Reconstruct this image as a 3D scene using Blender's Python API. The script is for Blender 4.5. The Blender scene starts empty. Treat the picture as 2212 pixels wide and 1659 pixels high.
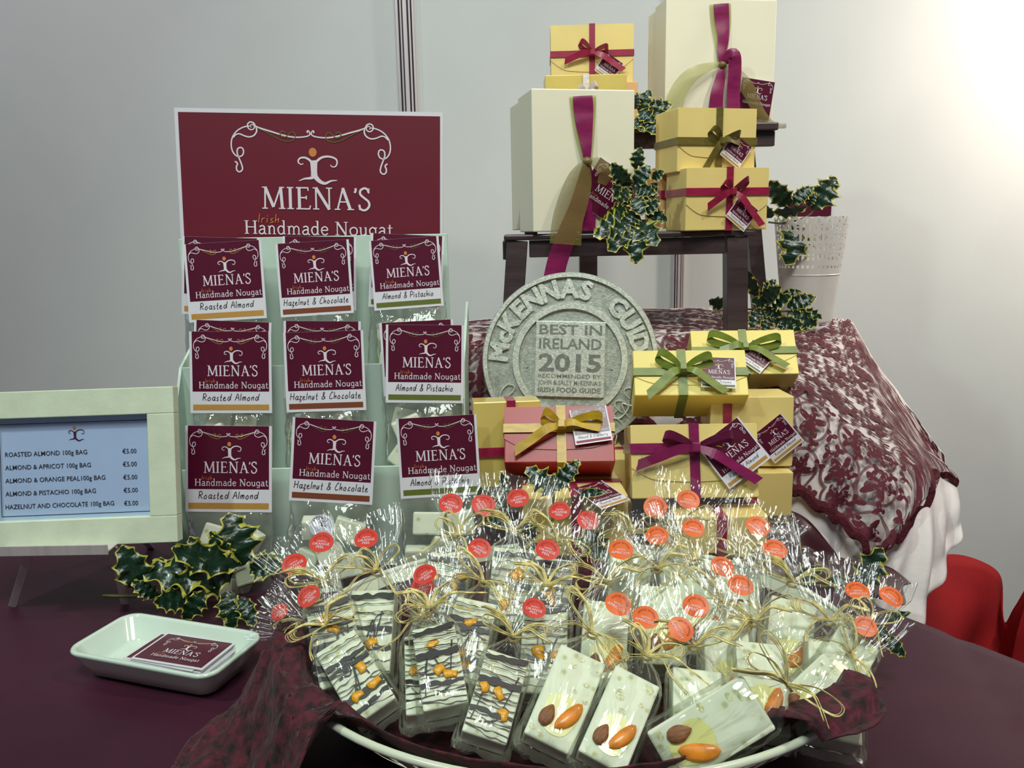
import bpy, math, random
from mathutils import Vector as V, Matrix, noise
R = math.radians; PI = math.pi; sin = math.sin; cos = math.cos
SC = bpy.context.scene; COL = SC.collection
rnd = random.Random(11)

# ------------------------------------------------------------------ camera
F = 1750.0; PITCH = R(10.7); ROLL = R(1.15)
CAM = V((0, 0, 1.12))
fw = V((0, cos(PITCH), -sin(PITCH))); r0 = V((1, 0, 0)); u0 = V((0, sin(PITCH), cos(PITCH)))
rt = r0*cos(ROLL) - u0*sin(ROLL); up = u0*cos(ROLL) + r0*sin(ROLL)
cd = bpy.data.cameras.new('camera'); co = bpy.data.objects.new('camera', cd); COL.objects.link(co)
cd.sensor_width = 36; cd.lens = F/2212*36; cd.clip_start = .01
m = Matrix((rt, up, -fw)).transposed().to_4x4(); m.translation = CAM; co.matrix_world = m
SC.camera = co
# ------------------------------------------------------------------ world, lamps, exposure
SC.view_settings.view_transform = 'Standard'; SC.view_settings.look = 'None'
SC.view_settings.exposure = 0.0; SC.view_settings.gamma = 1.0; SC.view_settings.use_curve_mapping = False
wd = bpy.data.worlds.new('hall'); SC.world = wd; wd.use_nodes = True
wd.node_tree.nodes['Background'].inputs[0].default_value = (.80, .86, 1.0, 1)
wd.node_tree.nodes['Background'].inputs[1].default_value = .11
SC.cycles.transparent_max_bounces = 32
SC.cycles.max_bounces = 8
def lamp(name, kind, loc, target, energy, color, size=.06, angle=60, blend=.6):
    l = bpy.data.lights.new(name, kind); l.energy = energy; l.color = color
    if kind == 'SPOT': l.shadow_soft_size = size; l.spot_size = R(angle); l.spot_blend = blend
    elif kind == 'POINT': l.shadow_soft_size = size
    else: l.shape = 'DISK'; l.size = size
    o = bpy.data.objects.new(name, l); COL.objects.link(o); o.location = loc
    o.rotation_euler = (V(target)-V(loc)).to_track_quat('-Z', 'Y').to_euler()
    return o
lamp('spot_or_added_wash', 'SPOT', (-1.1, -.05, 2.5), (-.1, .9, .95), 46, (.80, 1.0, .87), .05, 75, .8)
lamp('spot_or_added_wash', 'SPOT', (.95, .30, 2.5), (.3, 1.0, 1.0), 44, (1.0, .90, .76), .06, 60, .8)
lamp('spot_or_added_wash', 'SPOT', (-1.3, .9, 2.75), (-.9, 1.86, 1.3), 27, (1.0, .90, 1.0), .12, 90, 1)  # added wall washer with no known fixture, brightens the left of the wall
lamp('spot_or_added_wash', 'SPOT', (.2, .9, 2.8), (.3, 1.86, 1.2), 22, (.94, 1.0, .95), .12, 90, 1)  # second added washer, lifts the middle of the back wall
lamp('spot_or_added_wash', 'SPOT', (1.66, 1.36, 1.78), (1.36, 1.86, 1.42), 75, (1.0, .88, .76), .05, 150, 1)
lamp('hall_lamp', 'AREA', (.1, -.6, 3.0), (.1, 1.3, 1.1), 34, (.92, 1.0, .95), .8)

# ------------------------------------------------------------------ pixel helpers: a point of the photograph at a chosen distance / height
def ray(px, py): return (fw + rt*((px-1106)/F) - up*((py-829.5)/F))
def P(px, py, d): return CAM + ray(px, py)*d
def PZ(px, py, z): r = ray(px, py); return CAM + r*((z-CAM.z)/r.z)
def PY(px, py, y): r = ray(px, py); return CAM + r*(y/r.y)

# ------------------------------------------------------------------ materials
def lin(c):
    c = c/255.0
    return c/12.92 if c <= .04045 else ((c+.055)/1.055)**2.4
def C3(r, g, b): return (lin(r), lin(g), lin(b), 1)
class N:
    def __init__(s, name):
        s.m = bpy.data.materials.new(name); s.m.use_nodes = True; s.t = s.m.node_tree; s.t.nodes.clear()
        s.out = s.t.nodes.new('ShaderNodeOutputMaterial')
    def n(s, ty, ins=None, **kw):
        x = s.t.nodes.new('ShaderNode'+ty)
        for k, v in kw.items(): setattr(x, k, v)
        for k, v in (ins or {}).items():
            if isinstance(v, bpy.types.NodeSocket): s.t.links.new(v, x.inputs[k])
            else: x.inputs[k].default_value = v
        return x
    def ramp(s, fac, stops):
        x = s.n('ValToRGB', {0: fac}); e = x.color_ramp.elements
        e[0].position, e[0].color = stops[0]; e[1].position, e[1].color = stops[-1]
        for p, c in stops[1:-1]:
            k = e.new(p); k.color = c
        return x.outputs[0]
    def math(s, op, a, b=0.0, c=0.0, clamp=False):
        return s.n('Math', {0: a, 1: b, 2: c}, operation=op, use_clamp=clamp).outputs[0]
    def done(s, sh): s.t.links.new(sh, s.out.inputs[0]); return s.m
def mat(name, col, rough=.5, metal=0.0, var=.06, scale=30, bump=.0, bscale=200, coat=0, sheen=0, stretch=None, sub=0, spec=.5):
    k = N(name); tc = k.n('TexCoord').outputs['Object']
    if stretch: tc = k.n('Mapping', {0: tc, 3: stretch}).outputs[0]
    nz = k.n('TexNoise', {'Vector': tc, 'Scale': scale, 'Detail': 4}).outputs[0]
    lo = tuple(max(0, c*(1-var*2)) for c in col[:3])+(1,); hi = tuple(min(1, c*(1+var*2)) for c in col[:3])+(1,)
    cc = k.ramp(nz, [(.3, lo), (.7, hi)])
    ins = {'Base Color': cc, 'Roughness': rough, 'Metallic': metal, 'Coat Weight': coat, 'Sheen Weight': sheen, 'Specular IOR Level': spec}
    if bump:
        bn = k.n('TexNoise', {'Vector': tc, 'Scale': bscale, 'Detail': 5}).outputs[0]
        ins['Normal'] = k.n('Bump', {'Height': bn, 'Strength': bump, 'Distance': .002}).outputs[0]
    if sub: ins['Subsurface Weight'] = sub; ins['Subsurface Scale'] = .01
    return k.done(k.n('BsdfPrincipled', ins).outputs[0])
M = {}
M['wall'] = mat('wall_panel', C3(205, 207, 205), .55, var=.012, scale=6, bump=.05, bscale=400)
M['floor'] = mat('floor_grey', C3(110, 105, 105), .7, var=.1, scale=8)
M['alu'] = mat('aluminium', C3(206, 196, 196), .38, .3, var=.05, stretch=(1, 1, .02), scale=120)
M['alu_dark'] = mat('aluminium_groove', C3(70, 62, 75), .4, .7)
M['satin'] = mat('purple_satin', C3(64, 28, 44), .5, var=.10, scale=7, bump=.12, bscale=900, spec=.18)
M['satin_dark'] = mat('dark_satin', C3(58, 18, 28), .30, var=.12, scale=9, bump=.1, bscale=60)
M['red'] = mat('red_cloth', C3(150, 30, 34), .75, var=.12, scale=10, bump=.25, bscale=500, spec=.15)
M['white_cloth'] = mat('white_cloth', C3(234, 224, 222), .85, var=.04, scale=12, bump=.4, bscale=60)
M['stand'] = mat('white_card_stand', C3(196, 216, 202), .4, var=.02)
M['card'] = mat('white_card', C3(222, 218, 226), .4, var=.01)
M['maroon'] = mat('maroon_print', C3(84, 13, 42), .32, var=.05, scale=3)
M['signred'] = mat('sign_maroon', C3(104, 14, 38), .5, var=.04, scale=3)
M['ink_white'] = mat('white_ink', C3(226, 214, 222), .45, var=.01)
M['ink_dark'] = mat('dark_ink', C3(48, 40, 48), .5, var=.01)
M['ink_purple'] = mat('purple_ink', C3(70, 24, 52), .5, var=.01)
M['ink_orange'] = mat('orange_ink', C3(206, 128, 62), .5, var=.01)
M['ink_olive'] = mat('olive_ink', C3(104, 92, 34), .5, var=.01)
M['bar_tan'] = mat('tan_bar', C3(186, 138, 66), .5, var=.02)
M['bar_brown'] = mat('brown_bar', C3(122, 62, 36), .5, var=.02)
M['bar_green'] = mat('green_bar', C3(98, 106, 40), .5, var=.02)
M['bar_berry'] = mat('berry_bar', C3(140, 40, 70), .5, var=.02)
M['frame'] = mat('cream_wood', C3(212, 222, 196), .5, var=.03, scale=60, bump=.08, bscale=300)
M['paper_blue'] = mat('price_paper', C3(184, 200, 226), .45, var=.01)
M['china'] = mat('white_china', C3(214, 230, 216), .12, var=.01, coat=.6)
M['rim'] = mat('cream_enamel', C3(216, 222, 198), .22, var=.02, coat=.4)
M['yellow'] = mat('yellow_card', C3(232, 208, 132), .42, var=.03, scale=14, bump=.04, bscale=300)
M['ybright'] = mat('bright_yellow_card', C3(234, 214, 116), .40, var=.03, scale=14, bump=.04, bscale=300)
M['gold'] = mat('gold_card', C3(224, 200, 112), .22, .15, var=.03, scale=10)
M['peach'] = mat('peach_card', C3(226, 176, 120), .5, var=.03)
M['redbox'] = mat('red_card', C3(162, 38, 38), .38, .0, var=.04, scale=10, bump=.03, bscale=300)
M['cream'] = mat('cream_card', C3(236, 230, 206), .45, var=.012, scale=5)
M['line'] = mat('flap_shadow_edge', C3(150, 118, 60), .6)
def ribbon_mat(name, col, rough=.30):
    return mat(name, col, rough, .0, var=.10, scale=60, bump=.15, bscale=1500, sheen=.12, stretch=(1, 1, 3), coat=.15)
M['r_maroon'] = ribbon_mat('maroon_satin_ribbon', C3(150, 20, 62))
M['r_purple'] = ribbon_mat('plum_satin_ribbon', C3(128, 18, 78))
M['r_green'] = ribbon_mat('green_satin_ribbon', C3(112, 128, 40))
M['r_olive'] = ribbon_mat('olive_ribbon', C3(104, 92, 36))
M['r_gold'] = ribbon_mat('gold_satin_ribbon', C3(190, 152, 28))
M['r_white'] = ribbon_mat('white_ribbon', C3(226, 214, 208))
def organza(name, col, op):
    k = N(name); uvn = k.n('TexCoord').outputs['Object']
    w = k.n('TexNoise', {'Vector': uvn, 'Scale': 900.0}).outputs[0]
    p = k.n('BsdfPrincipled', {'Base Color': col, 'Roughness': .35, 'Sheen Weight': .4})
    t = k.n('BsdfTransparent', {0: (1, 1, 1, 1)})
    f = k.math('MULTIPLY_ADD', w, .5, op-.25, True)
    return k.done(k.n('MixShader', {0: f, 1: t.outputs[0], 2: p.outputs[0]}).outputs[0])
M['organza'] = organza('olive_organza', C3(120, 106, 44), .62)
M['organza2'] = organza('green_organza', C3(168, 166, 84), .62)
M['wood'] = mat('dark_stained_wood', C3(62, 48, 50), .38, var=.18, scale=30, stretch=(.3, 1, 3), bump=.08, bscale=120)
M['pewter'] = mat('cast_pewter', C3(176, 182, 172), .48, .45, var=.12, scale=260, bump=.35, bscale=700)
M['pewter_hi'] = mat('pale_pewter', C3(216, 220, 208), .42, .45, var=.12, scale=300, bump=.3, bscale=700)  # paler pewter tone for the rings, plaque and raised lettering
M['pewter_dark'] = mat('dark_pewter', C3(132, 138, 130), .5, .45, var=.12, scale=300, bump=.3, bscale=700)
M['pot'] = mat('white_pot', C3(216, 212, 206), .35, var=.01)
M['straw'] = mat('raffia', C3(218, 202, 138), .6, var=.22, scale=160, stretch=(1, 1, .2))
M['choc'] = mat('dark_chocolate', C3(26, 15, 17), .35, var=.1)
M['peel'] = mat('orange_peel', C3(226, 160, 40), .3, var=.12, scale=200, sub=.2)
M['apricot'] = mat('apricot', C3(212, 126, 24), .45, var=.2, scale=90, bump=.2, bscale=300, coat=.3)
M['almond'] = mat('almond_skin', C3(136, 88, 54), .5, var=.22, scale=300, bump=.4, bscale=500, stretch=(4, 1, .6))
M['st_red'] = mat('red_sticker', C3(206, 58, 44), .4, var=.03)
M['st_orange'] = mat('orange_sticker', C3(226, 104, 44), .4, var=.03)
M['st_ink'] = mat('sticker_dark_ink', C3(168, 48, 30), .5)
M['seal'] = mat('white_seal', C3(216, 216, 232), .4, var=.01)
M['stem'] = mat('holly_stem', C3(84, 82, 34), .6, var=.15)
M['photo'] = mat('photo_print', C3(190, 172, 158), .4, var=.35, scale=28)
def glass_mat():
    k = N('picture_glass')
    t = k.n('BsdfTransparent', {0: (.97, .98, 1, 1)}); g = k.n('BsdfGlossy', {0: (1, 1, 1, 1), 'Roughness': .03})
    f = k.n('LayerWeight', {0: .12}).outputs['Fresnel']
    return k.done(k.n('MixShader', {0: f, 1: t.outputs[0], 2: g.outputs[0]}).outputs[0])
M['glass'] = glass_mat()
def film(name, haze, bs, bump, stretch):
    k = N(name); tc = k.n('TexCoord').outputs['Object']
    mp = k.n('Mapping', {0: tc, 3: stretch}).outputs[0]
    h = k.n('TexNoise', {'Vector': mp, 'Scale': bs, 'Detail': 3, 'Distortion': .6}).outputs[0]
    b = k.n('Bump', {'Height': h, 'Strength': bump, 'Distance': .004}).outputs[0]
    t = k.n('BsdfTransparent', {0: (.985, .99, .985, 1)})
    g = k.n('BsdfGlossy', {0: (1, 1, 1, 1), 'Roughness': .045, 'Normal': b})
    d = k.n('BsdfDiffuse', {0: (.85, .88, .84, 1), 'Normal': b})
    f = k.n('LayerWeight', {0: .28, 'Normal': b}).outputs['Fresnel']
    m1 = k.n('MixShader', {0: k.math('MULTIPLY_ADD', f, .62, .02, True), 1: t.outputs[0], 2: g.outputs[0]})
    m2 = k.n('MixShader', {0: haze, 1: m1.outputs[0], 2: d.outputs[0]})
    return k.done(m2.outputs[0])
M['film'] = film('clear_cellophane', .012, 55, .8, (1, 1, .35))
M['film_soft'] = film('clear_bag_film', .05, 40, .7, (1, 1, .8))
def nougat_mat():
    k = N('nougat'); tc = k.n('TexCoord').outputs['Object']
    v = k.n('TexVoronoi', {'Vector': tc, 'Scale': 95.0, 'Randomness': 1}, feature='F1')
    nz = k.n('TexNoise', {'Vector': tc, 'Scale': 60.0, 'Detail': 4}).outputs[0]
    f = k.math('ADD', v.outputs['Distance'], k.math('MULTIPLY', nz, .35))
    c = k.ramp(f, [(.22, C3(174, 178, 132)), (.34, C3(200, 202, 162)), (.42, C3(218, 223, 198)), (.9, C3(226, 230, 208))])
    b = k.n('Bump', {'Height': nz, 'Strength': .3, 'Distance': .001}).outputs[0]
    return k.done(k.n('BsdfPrincipled', {'Base Color': c, 'Roughness': .5, 'Normal': b, 'Subsurface Weight': .15, 'Subsurface Scale': .006}).outputs[0])
M['nougat'] = nougat_mat()
def leaf_mat(name, c, rough):
    k = N(name); tc = k.n('TexCoord').outputs['Object']
    w = k.n('TexNoise', {'Vector': tc, 'Scale': 5.0, 'Detail': 2}).outputs[0]
    cc = k.ramp(w, [(.3, tuple(x*.55 for x in c[:3])+(1,)), (.7, tuple(min(1, x*1.3) for x in c[:3])+(1,))])
    b = k.n('Bump', {'Height': w, 'Strength': .15, 'Distance': .03}).outputs[0]
    return k.done(k.n('BsdfPrincipled', {'Base Color': cc, 'Roughness': rough, 'Coat Weight': .28, 'Coat Roughness': .15, 'Normal': b}).outputs[0])
M['leaf'] = leaf_mat('holly_green', C3(15, 44, 25), .32)
M['leaf_edge'] = leaf_mat('holly_yellow_margin', C3(178, 172, 70), .4)
def lace_mat(name, col, net, dens, sc, rough=.8):
    """lace: 5-petalled flowers and sprigs of thread on a fine net; everything else is open"""
    k = N(name); uv = k.n('TexCoord').outputs['UV']
    def flowers(scale, R0, petals, amp, seed):
        mp = k.n('Mapping', {0: uv, 1: (seed, seed*.7, 0), 3: (scale, scale, 1)}).outputs[0]
        vo = k.n('TexVoronoi', {'Vector': mp, 'Scale': 1.0, 'Randomness': .55}, feature='F1', voronoi_dimensions='2D')
        df = k.n('VectorMath', {0: mp, 1: vo.outputs['Position']}, operation='SUBTRACT').outputs[0]
        sx = k.n('SeparateXYZ', {0: df})
        an = k.math('ARCTAN2', sx.outputs[1], sx.outputs[0])
        r_ = k.math('MULTIPLY_ADD', k.math('COSINE', k.math('MULTIPLY', an, petals)), amp, R0)
        return k.math('LESS_THAN', vo.outputs['Distance'], r_), vo.outputs['Distance']
    f1, d1 = flowers(sc, .27, 5.0, .13, 0.0)
    f2, d2 = flowers(sc*2.3, .27, 3.0, .14, 3.3)
    nz = k.n('TexNoise', {'Vector': uv, 'Scale': sc*.8, 'Detail': 3}).outputs[0]
    f3 = k.math('GREATER_THAN', nz, dens)
    hole = k.math('GREATER_THAN', k.n('TexNoise', {'Vector': uv, 'Scale': sc*9.0, 'Detail': 2}).outputs[0], .42)
    ring = k.math('LESS_THAN', k.math('ABSOLUTE', k.math('SUBTRACT', d1, .47)), .035)
    a = k.math('MAXIMUM', k.math('MULTIPLY', k.math('MAXIMUM', f1, k.math('MAXIMUM', f2, f3)), k.math('MULTIPLY_ADD', hole, .35, .65)), k.math('MULTIPLY', ring, .8))
    a = k.math('MAXIMUM', a, net)
    sep = k.n('SeparateXYZ', {0: uv}).outputs[2]
    b = k.n('Bump', {'Height': a, 'Strength': .4, 'Distance': .002}).outputs[0]
    p = k.n('BsdfPrincipled', {'Base Color': col, 'Roughness': rough, 'Normal': b})
    t = k.n('BsdfTransparent')
    return k.done(k.n('MixShader', {0: a, 1: t.outputs[0], 2: p.outputs[0]}).outputs[0])
M['lace'] = lace_mat('maroon_lace', C3(84, 12, 30), .12, .63, 18)
M['lace_dense'] = mat('maroon_lace_border', C3(84, 14, 30), .85, var=.25, scale=300, bump=.8, bscale=500)
M['lining'] = mat('crumpled_maroon_lace', C3(66, 12, 26), .8, var=.5, scale=130, bump=1.0, bscale=140, sheen=.08)

# ------------------------------------------------------------------ object helpers
def link(name, me, parent=None):
    o = bpy.data.objects.new(name, me); COL.objects.link(o)
    if parent is not None: o.parent = parent
    return o
def tag(o, label=None, cat=None, group=None, kind=None):
    if label: o['label'] = label
    if cat: o['category'] = cat
    if group: o['group'] = group
    if kind: o['kind'] = kind
    return o
def thing(name, label, cat, mw=None, group=None):
    o = bpy.data.objects.new(name, None); COL.objects.link(o); o.empty_display_size = .02
    if mw is not None: o.matrix_world = mw
    return tag(o, label, cat, group)
def frame_m(loc, yaw=0, lean=0, roll=0):
    """front faces -Y; lean tips the top backwards; roll turns in its own plane; yaw turns about Z"""
    return Matrix.Translation(loc) @ Matrix.Rotation(yaw, 4, 'Z') @ Matrix.Rotation(-lean, 4, 'X') @ Matrix.Rotation(roll, 4, 'Y')
class MB:
    def __init__(s): s.v = []; s.f = []; s.mi = []; s.uv = {}
    def add(s, vs, fs, mi=0):
        b = len(s.v); s.v += [tuple(x) for x in vs]; s.f += [tuple(i+b for i in f) for f in fs]; s.mi += [mi]*len(fs); return s
    def box(s, x0, x1, y0, y1, z0, z1, mi=0):
        return s.add([(x0,y0,z0),(x1,y0,z0),(x1,y1,z0),(x0,y1,z0),(x0,y0,z1),(x1,y0,z1),(x1,y1,z1),(x0,y1,z1)],
                     [(0,3,2,1),(4,5,6,7),(0,1,5,4),(1,2,6,5),(2,3,7,6),(3,0,4,7)], mi)
    def obar(s, a, b, w, t, wd=None, mi=0):
        """bar from a to b, w wide along wd, t thick"""
        a = V(a); b = V(b); d = (b-a).normalized(); wd = V(wd or (1, 0, 0)); wd = (wd-d*wd.dot(d)).normalized(); n = d.cross(wd)
        vs = [p+wd*(i*w/2)+n*(j*t/2) for p in (a, b) for i, j in ((-1,-1),(1,-1),(1,1),(-1,1))]
        return s.add(vs, [(0,1,2,3),(7,6,5,4),(0,4,5,1),(1,5,6,2),(2,6,7,3),(3,7,4,0)], mi)
    def tube(s, pts, r, n=6, mi=0, cap=True, flat=1.0):
        pts = [V(p) for p in pts]; rs = r if isinstance(r, (list, tuple)) else [r]*len(pts)
        vs = []; fs = []; prev = None
        for i, p in enumerate(pts):
            t = (pts[min(i+1, len(pts)-1)]-pts[max(i-1, 0)])
            if t.length < 1e-9: t = V((0,0,1))
            t.normalize()
            if prev is None:
                a = V((0,0,1)) if abs(t.z) < .9 else V((1,0,0)); prev = t.cross(a).normalized()
            prev = (prev-t*prev.dot(t)).normalized(); q = t.cross(prev)
            for k in range(n):
                a = 2*PI*k/n; vs.append(p+(prev*cos(a)+q*sin(a)*flat)*rs[i])
        for i in range(len(pts)-1):
            for k in range(n):
                fs.append((i*n+k, i*n+(k+1)%n, (i+1)*n+(k+1)%n, (i+1)*n+k))
        if cap: fs.append(tuple(range(n))[::-1]); fs.append(tuple((len(pts)-1)*n+k for k in range(n)))
        return s.add(vs, fs, mi)
    def lathe(s, prof, n=48, mi=0, c=(0,0,0), axis='Z', close=False):
        vs = []; fs = []
        for r, h in prof:
            for k in range(n):
                a = 2*PI*k/n
                p = (r*cos(a), r*sin(a), h) if axis == 'Z' else (r*cos(a), h, r*sin(a))
                vs.append((p[0]+c[0], p[1]+c[1], p[2]+c[2]))
        for i in range(len(prof)-1):
            for k in range(n): 
                q = (i*n+k, i*n+(k+1)%n, (i+1)*n+(k+1)%n, (i+1)*n+k)
                fs.append(q if axis == 'Z' else q[::-1])
        return s.add(vs, fs, mi)
    def grid(s, P_, mi=0, uv=True):
        """P_: rows of points"""
        nr, nc = len(P_), len(P_[0]); b = len(s.v)
        s.v += [tuple(p) for r in P_ for p in r]
        for i in range(nr-1):
            for j in range(nc-1):
                s.f.append((b+i*nc+j, b+i*nc+j+1, b+(i+1)*nc+j+1, b+(i+1)*nc+j)); s.mi.append(mi)
        return s
    def mesh(s, name, mats, smooth=False, uvs=None):
        me = bpy.data.meshes.new(name); me.from_pydata(s.v, [], s.f)
        for mm in (mats if isinstance(mats, (list, tuple)) else [mats]): me.materials.append(mm)
        me.polygons.foreach_set('material_index', s.mi)
        if smooth: me.polygons.foreach_set('use_smooth', [True]*len(me.polygons))
        if uvs:
            l = me.uv_layers.new(name='UVMap')
            for lp in me.loops: l.data[lp.index].uv = uvs[lp.vertex_index]
        me.update(); return me
    def obj(s, name, mats, parent=None, smooth=False, bevel=0, solid=0, uvs=None, subd=0, seg=2):
        o = link(name, s.mesh(name, mats, smooth, uvs), parent)
        if solid: x = o.modifiers.new('s', 'SOLIDIFY'); x.thickness = solid; x.offset = 0
        if bevel: x = o.modifiers.new('b', 'BEVEL'); x.width = bevel; x.segments = seg; x.limit_method = 'ANGLE'; x.angle_limit = R(35)
        if subd: x = o.modifiers.new('d', 'SUBSURF'); x.levels = subd; x.render_levels = subd
        return o
def crv(pts, n=6, closed=False):
    """Catmull-Rom through pts of any dimension"""
    pts = [tuple(p) for p in pts]; out = []; L = len(pts)
    g = (lambda i: pts[i % L]) if closed else (lambda i: pts[max(0, min(L-1, i))])
    for i in range(L if closed else L-1):
        a, b, c, d = g(i-1), g(i), g(i+1), g(i+2)
        for k in range(n):
            t = k/n
            out.append(tuple(.5*((2*q)+(-p+r)*t+(2*p-5*q+4*r-s_)*t*t+(-p+3*q-3*r+s_)*t**3) for p, q, r, s_ in zip(a, b, c, d)))
    out.append(pts[0] if closed else pts[-1])
    return out

# ------------------------------------------------------------------ flat print: strokes in the x/z plane, facing -Y
def stroke(mb, pts, w0, w1=None, mi=0, y=0.0):
    w1 = w0 if w1 is None else w1; n = len(pts); vs = []; fs = []; mb.ns = getattr(mb, 'ns', 0)+1; y = y-8e-6*mb.ns
    for i, p in enumerate(pts):
        a = pts[max(i-1, 0)]; b = pts[min(i+1, n-1)]
        dx, dz = b[0]-a[0], b[1]-a[1]; L = math.hypot(dx, dz) or 1e-9
        w = (p[2] if len(p) > 2 else w0+(w1-w0)*i/(n-1))/2
        nx, nz = -dz/L*w, dx/L*w
        vs += [(p[0]+nx, y, p[1]+nz), (p[0]-nx, y, p[1]-nz)]
    for i in range(n-1): fs.append((2*i, 2*i+1, 2*i+3, 2*i+2))
    mb.add(vs, fs, mi)
T_, t_, s_ = .135, .075, .055
def _S(*a): return ('L',)+a
SER = {   # serif capitals and lowercase: (advance, [(kind, width, points...)])
 'I': (.42, [('L',T_,(.21,0),(.21,1)),('L',s_,(.06,.02),(.36,.02)),('L',s_,(.06,.98),(.36,.98))]),
 'M': (1.12, [('L',t_,(.17,0),(.2,1)),('L',T_,(.2,1),(.56,.08)),('L',t_,(.56,.08),(.9,1)),('L',T_,(.9,1),(.96,0)),('L',s_,(.04,.02),(.3,.02)),('L',s_,(.8,.02),(1.1,.02)),('L',s_,(.06,.98),(.24,.98)),('L',s_,(.88,.98),(1.06,.98))]),
 'E': (.76, [('L',T_,(.2,0),(.2,1)),('L',s_*1.2,(.06,.02),(.66,.02)),('L',s_*1.2,(.06,.98),(.6,.98)),('L',s_*1.2,(.2,.53),(.52,.53)),('L',s_,(.66,0),(.7,.18)),('L',s_,(.6,1),(.61,.84)),('L',s_,(.52,.45),(.52,.62))]),
 'N': (1.0, [('L',t_,(.2,0),(.2,1)),('L',T_,(.2,1),(.8,.0)),('L',t_,(.8,0),(.8,1)),('L',s_,(.06,.02),(.34,.02)),('L',s_,(.66,.98),(.94,.98)),('L',s_,(.06,.98),(.24,.98))]),
 'A': (.9, [('L',t_,(.17,0),(.43,1)),('L',T_,(.42,1),(.76,0)),('L',t_*.8,(.26,.36),(.64,.36)),('L',s_,(.04,.02),(.3,.02)),('L',s_,(.62,.02),(.92,.02))]),
 "'": (.2, [('C',.1,(.1,1.0),(.11,.9),(.06,.78))]),
 'S': (.62, [('C',.1,(.5,.8),(.44,.95),(.3,1.0),(.13,.9),(.12,.72),(.3,.55),(.48,.4),(.52,.2),(.38,.02),(.22,0),(.1,.08),(.07,.24)),('L',.04,(.5,.76),(.52,1.0)),('L',.04,(.07,.0),(.07,.26))]),
 'H': (.98, [('L',T_,(.2,0),(.2,1)),('L',T_,(.78,0),(.78,1)),('L',t_,(.2,.52),(.78,.52)),('L',s_,(.05,.02),(.35,.02)),('L',s_,(.63,.02),(.93,.02)),('L',s_,(.05,.98),(.35,.98)),('L',s_,(.63,.98),(.93,.98))]),
 'a': (.62, [('C',.1,(.44,.14),(.3,.01),(.12,.06),(.1,.24),(.28,.36),(.44,.36)),('C',.1,(.12,.54),(.28,.63),(.42,.57),(.45,.42),(.45,.12),(.5,.02),(.58,.02))]),
 'n': (.68, [('L',.11,(.17,0),(.17,.62)),('C',.09,(.17,.42),(.28,.6),(.42,.6),(.5,.45),(.5,.2),(.5,0)),('L',s_,(.05,.02),(.28,.02)),('L',s_,(.4,.02),(.62,.02)),('L',s_,(.06,.6),(.17,.6))]),
 'd': (.68, [('C',.1,(.48,.5),(.32,.62),(.14,.52),(.09,.3),(.18,.06),(.34,.01),(.48,.14)),('L',.11,(.5,0),(.5,1.05)),('L',s_,(.38,1.03),(.5,1.03)),('L',s_,(.5,.02),(.62,.02))]),
 'm': (1.04, [('L',.11,(.17,0),(.17,.62)),('C',.09,(.17,.42),(.28,.6),(.42,.6),(.5,.45),(.5,.2),(.5,0)),('C',.09,(.5,.42),(.62,.6),(.76,.6),(.85,.45),(.85,.2),(.85,0)),('L',s_,(.05,.02),(.28,.02)),('L',s_,(.39,.02),(.62,.02)),('L',s_,(.74,.02),(.97,.02)),('L',s_,(.06,.6),(.17,.6))]),
 'e': (.6, [('C',.09,(.1,.34),(.3,.35),(.5,.36),(.46,.54),(.3,.62),(.13,.5),(.09,.28),(.2,.05),(.36,.01),(.52,.12))]),
 'o': (.68, [('C',.1,(.34,.61),(.14,.5),(.09,.3),(.16,.08),(.34,.01),(.52,.1),(.58,.3),(.52,.52),(.34,.61))]),
 'u': (.68, [('C',.1,(.15,.62),(.15,.3),(.18,.08),(.32,.01),(.48,.14)),('L',.11,(.5,0),(.5,.62)),('L',s_,(.04,.6),(.15,.6)),('L',s_,(.4,.6),(.5,.6)),('L',s_,(.5,.02),(.62,.02))]),
 'g': (.66, [('C',.1,(.48,.5),(.32,.62),(.14,.52),(.09,.3),(.18,.08),(.34,.03),(.48,.14)),('C',.09,(.5,.62),(.5,.1),(.48,-.16),(.32,-.26),(.12,-.2)),('L',s_,(.5,.6),(.6,.6))]),
 't': (.48, [('C',.1,(.2,.84),(.2,.4),(.21,.1),(.3,.01),(.42,.07)),('L',s_,(.05,.6),(.4,.6))]),
 ' ': (.38, []),
}
HAND = {  # handwriting: hex grid, baseline 3, x-height 8, capitals d
 'a':(8,'78 38 15 33 54 78|78 64 73 84'),'b':(7,'1d 13|15 48 65 43 13'),'c':(7,'67 48 25 23 43 64'),'d':(9,'68 38 15 33 54 78|8d 78 74 84'),
 'e':(8,'15 46 57 38 15 23 53 74'),'h':(7,'1d 13|15 47 58 53'),'i':(3,'18 13|1a 1b'),'l':(3,'1d 13'),'m':(9,'18 13|16 38 48 43|46 68 78 73'),
 'n':(7,'18 13|16 48 58 53'),'o':(8,'48 15 23 53 66 48'),'r':(6,'18 13|16 38 58'),'s':(6,'58 27 26 54 43 13'),'t':(6,'3c 33 53|18 58'),
 'u':(7,'18 13 33 58|58 53'),'z':(6,'18 58 13 53 30 10'),'y':(7,'18 14 54|58 53 20'),
 'A':(9,'03 4d 83|27 77'),'C':(9,'8c 5d 16 33 84'),'H':(10,'1d 13|8d 83|18 88'),'R':(9,'1d 13|0c 4d 7a 58 28 83'),'P':(9,'1d 13|0c 5d 8a 57 18'),
 'I':(3,'1d 13'),'&':(9,'83 3a 4d 6b 15 23 53 87'),' ':(6,''),
}
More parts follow.
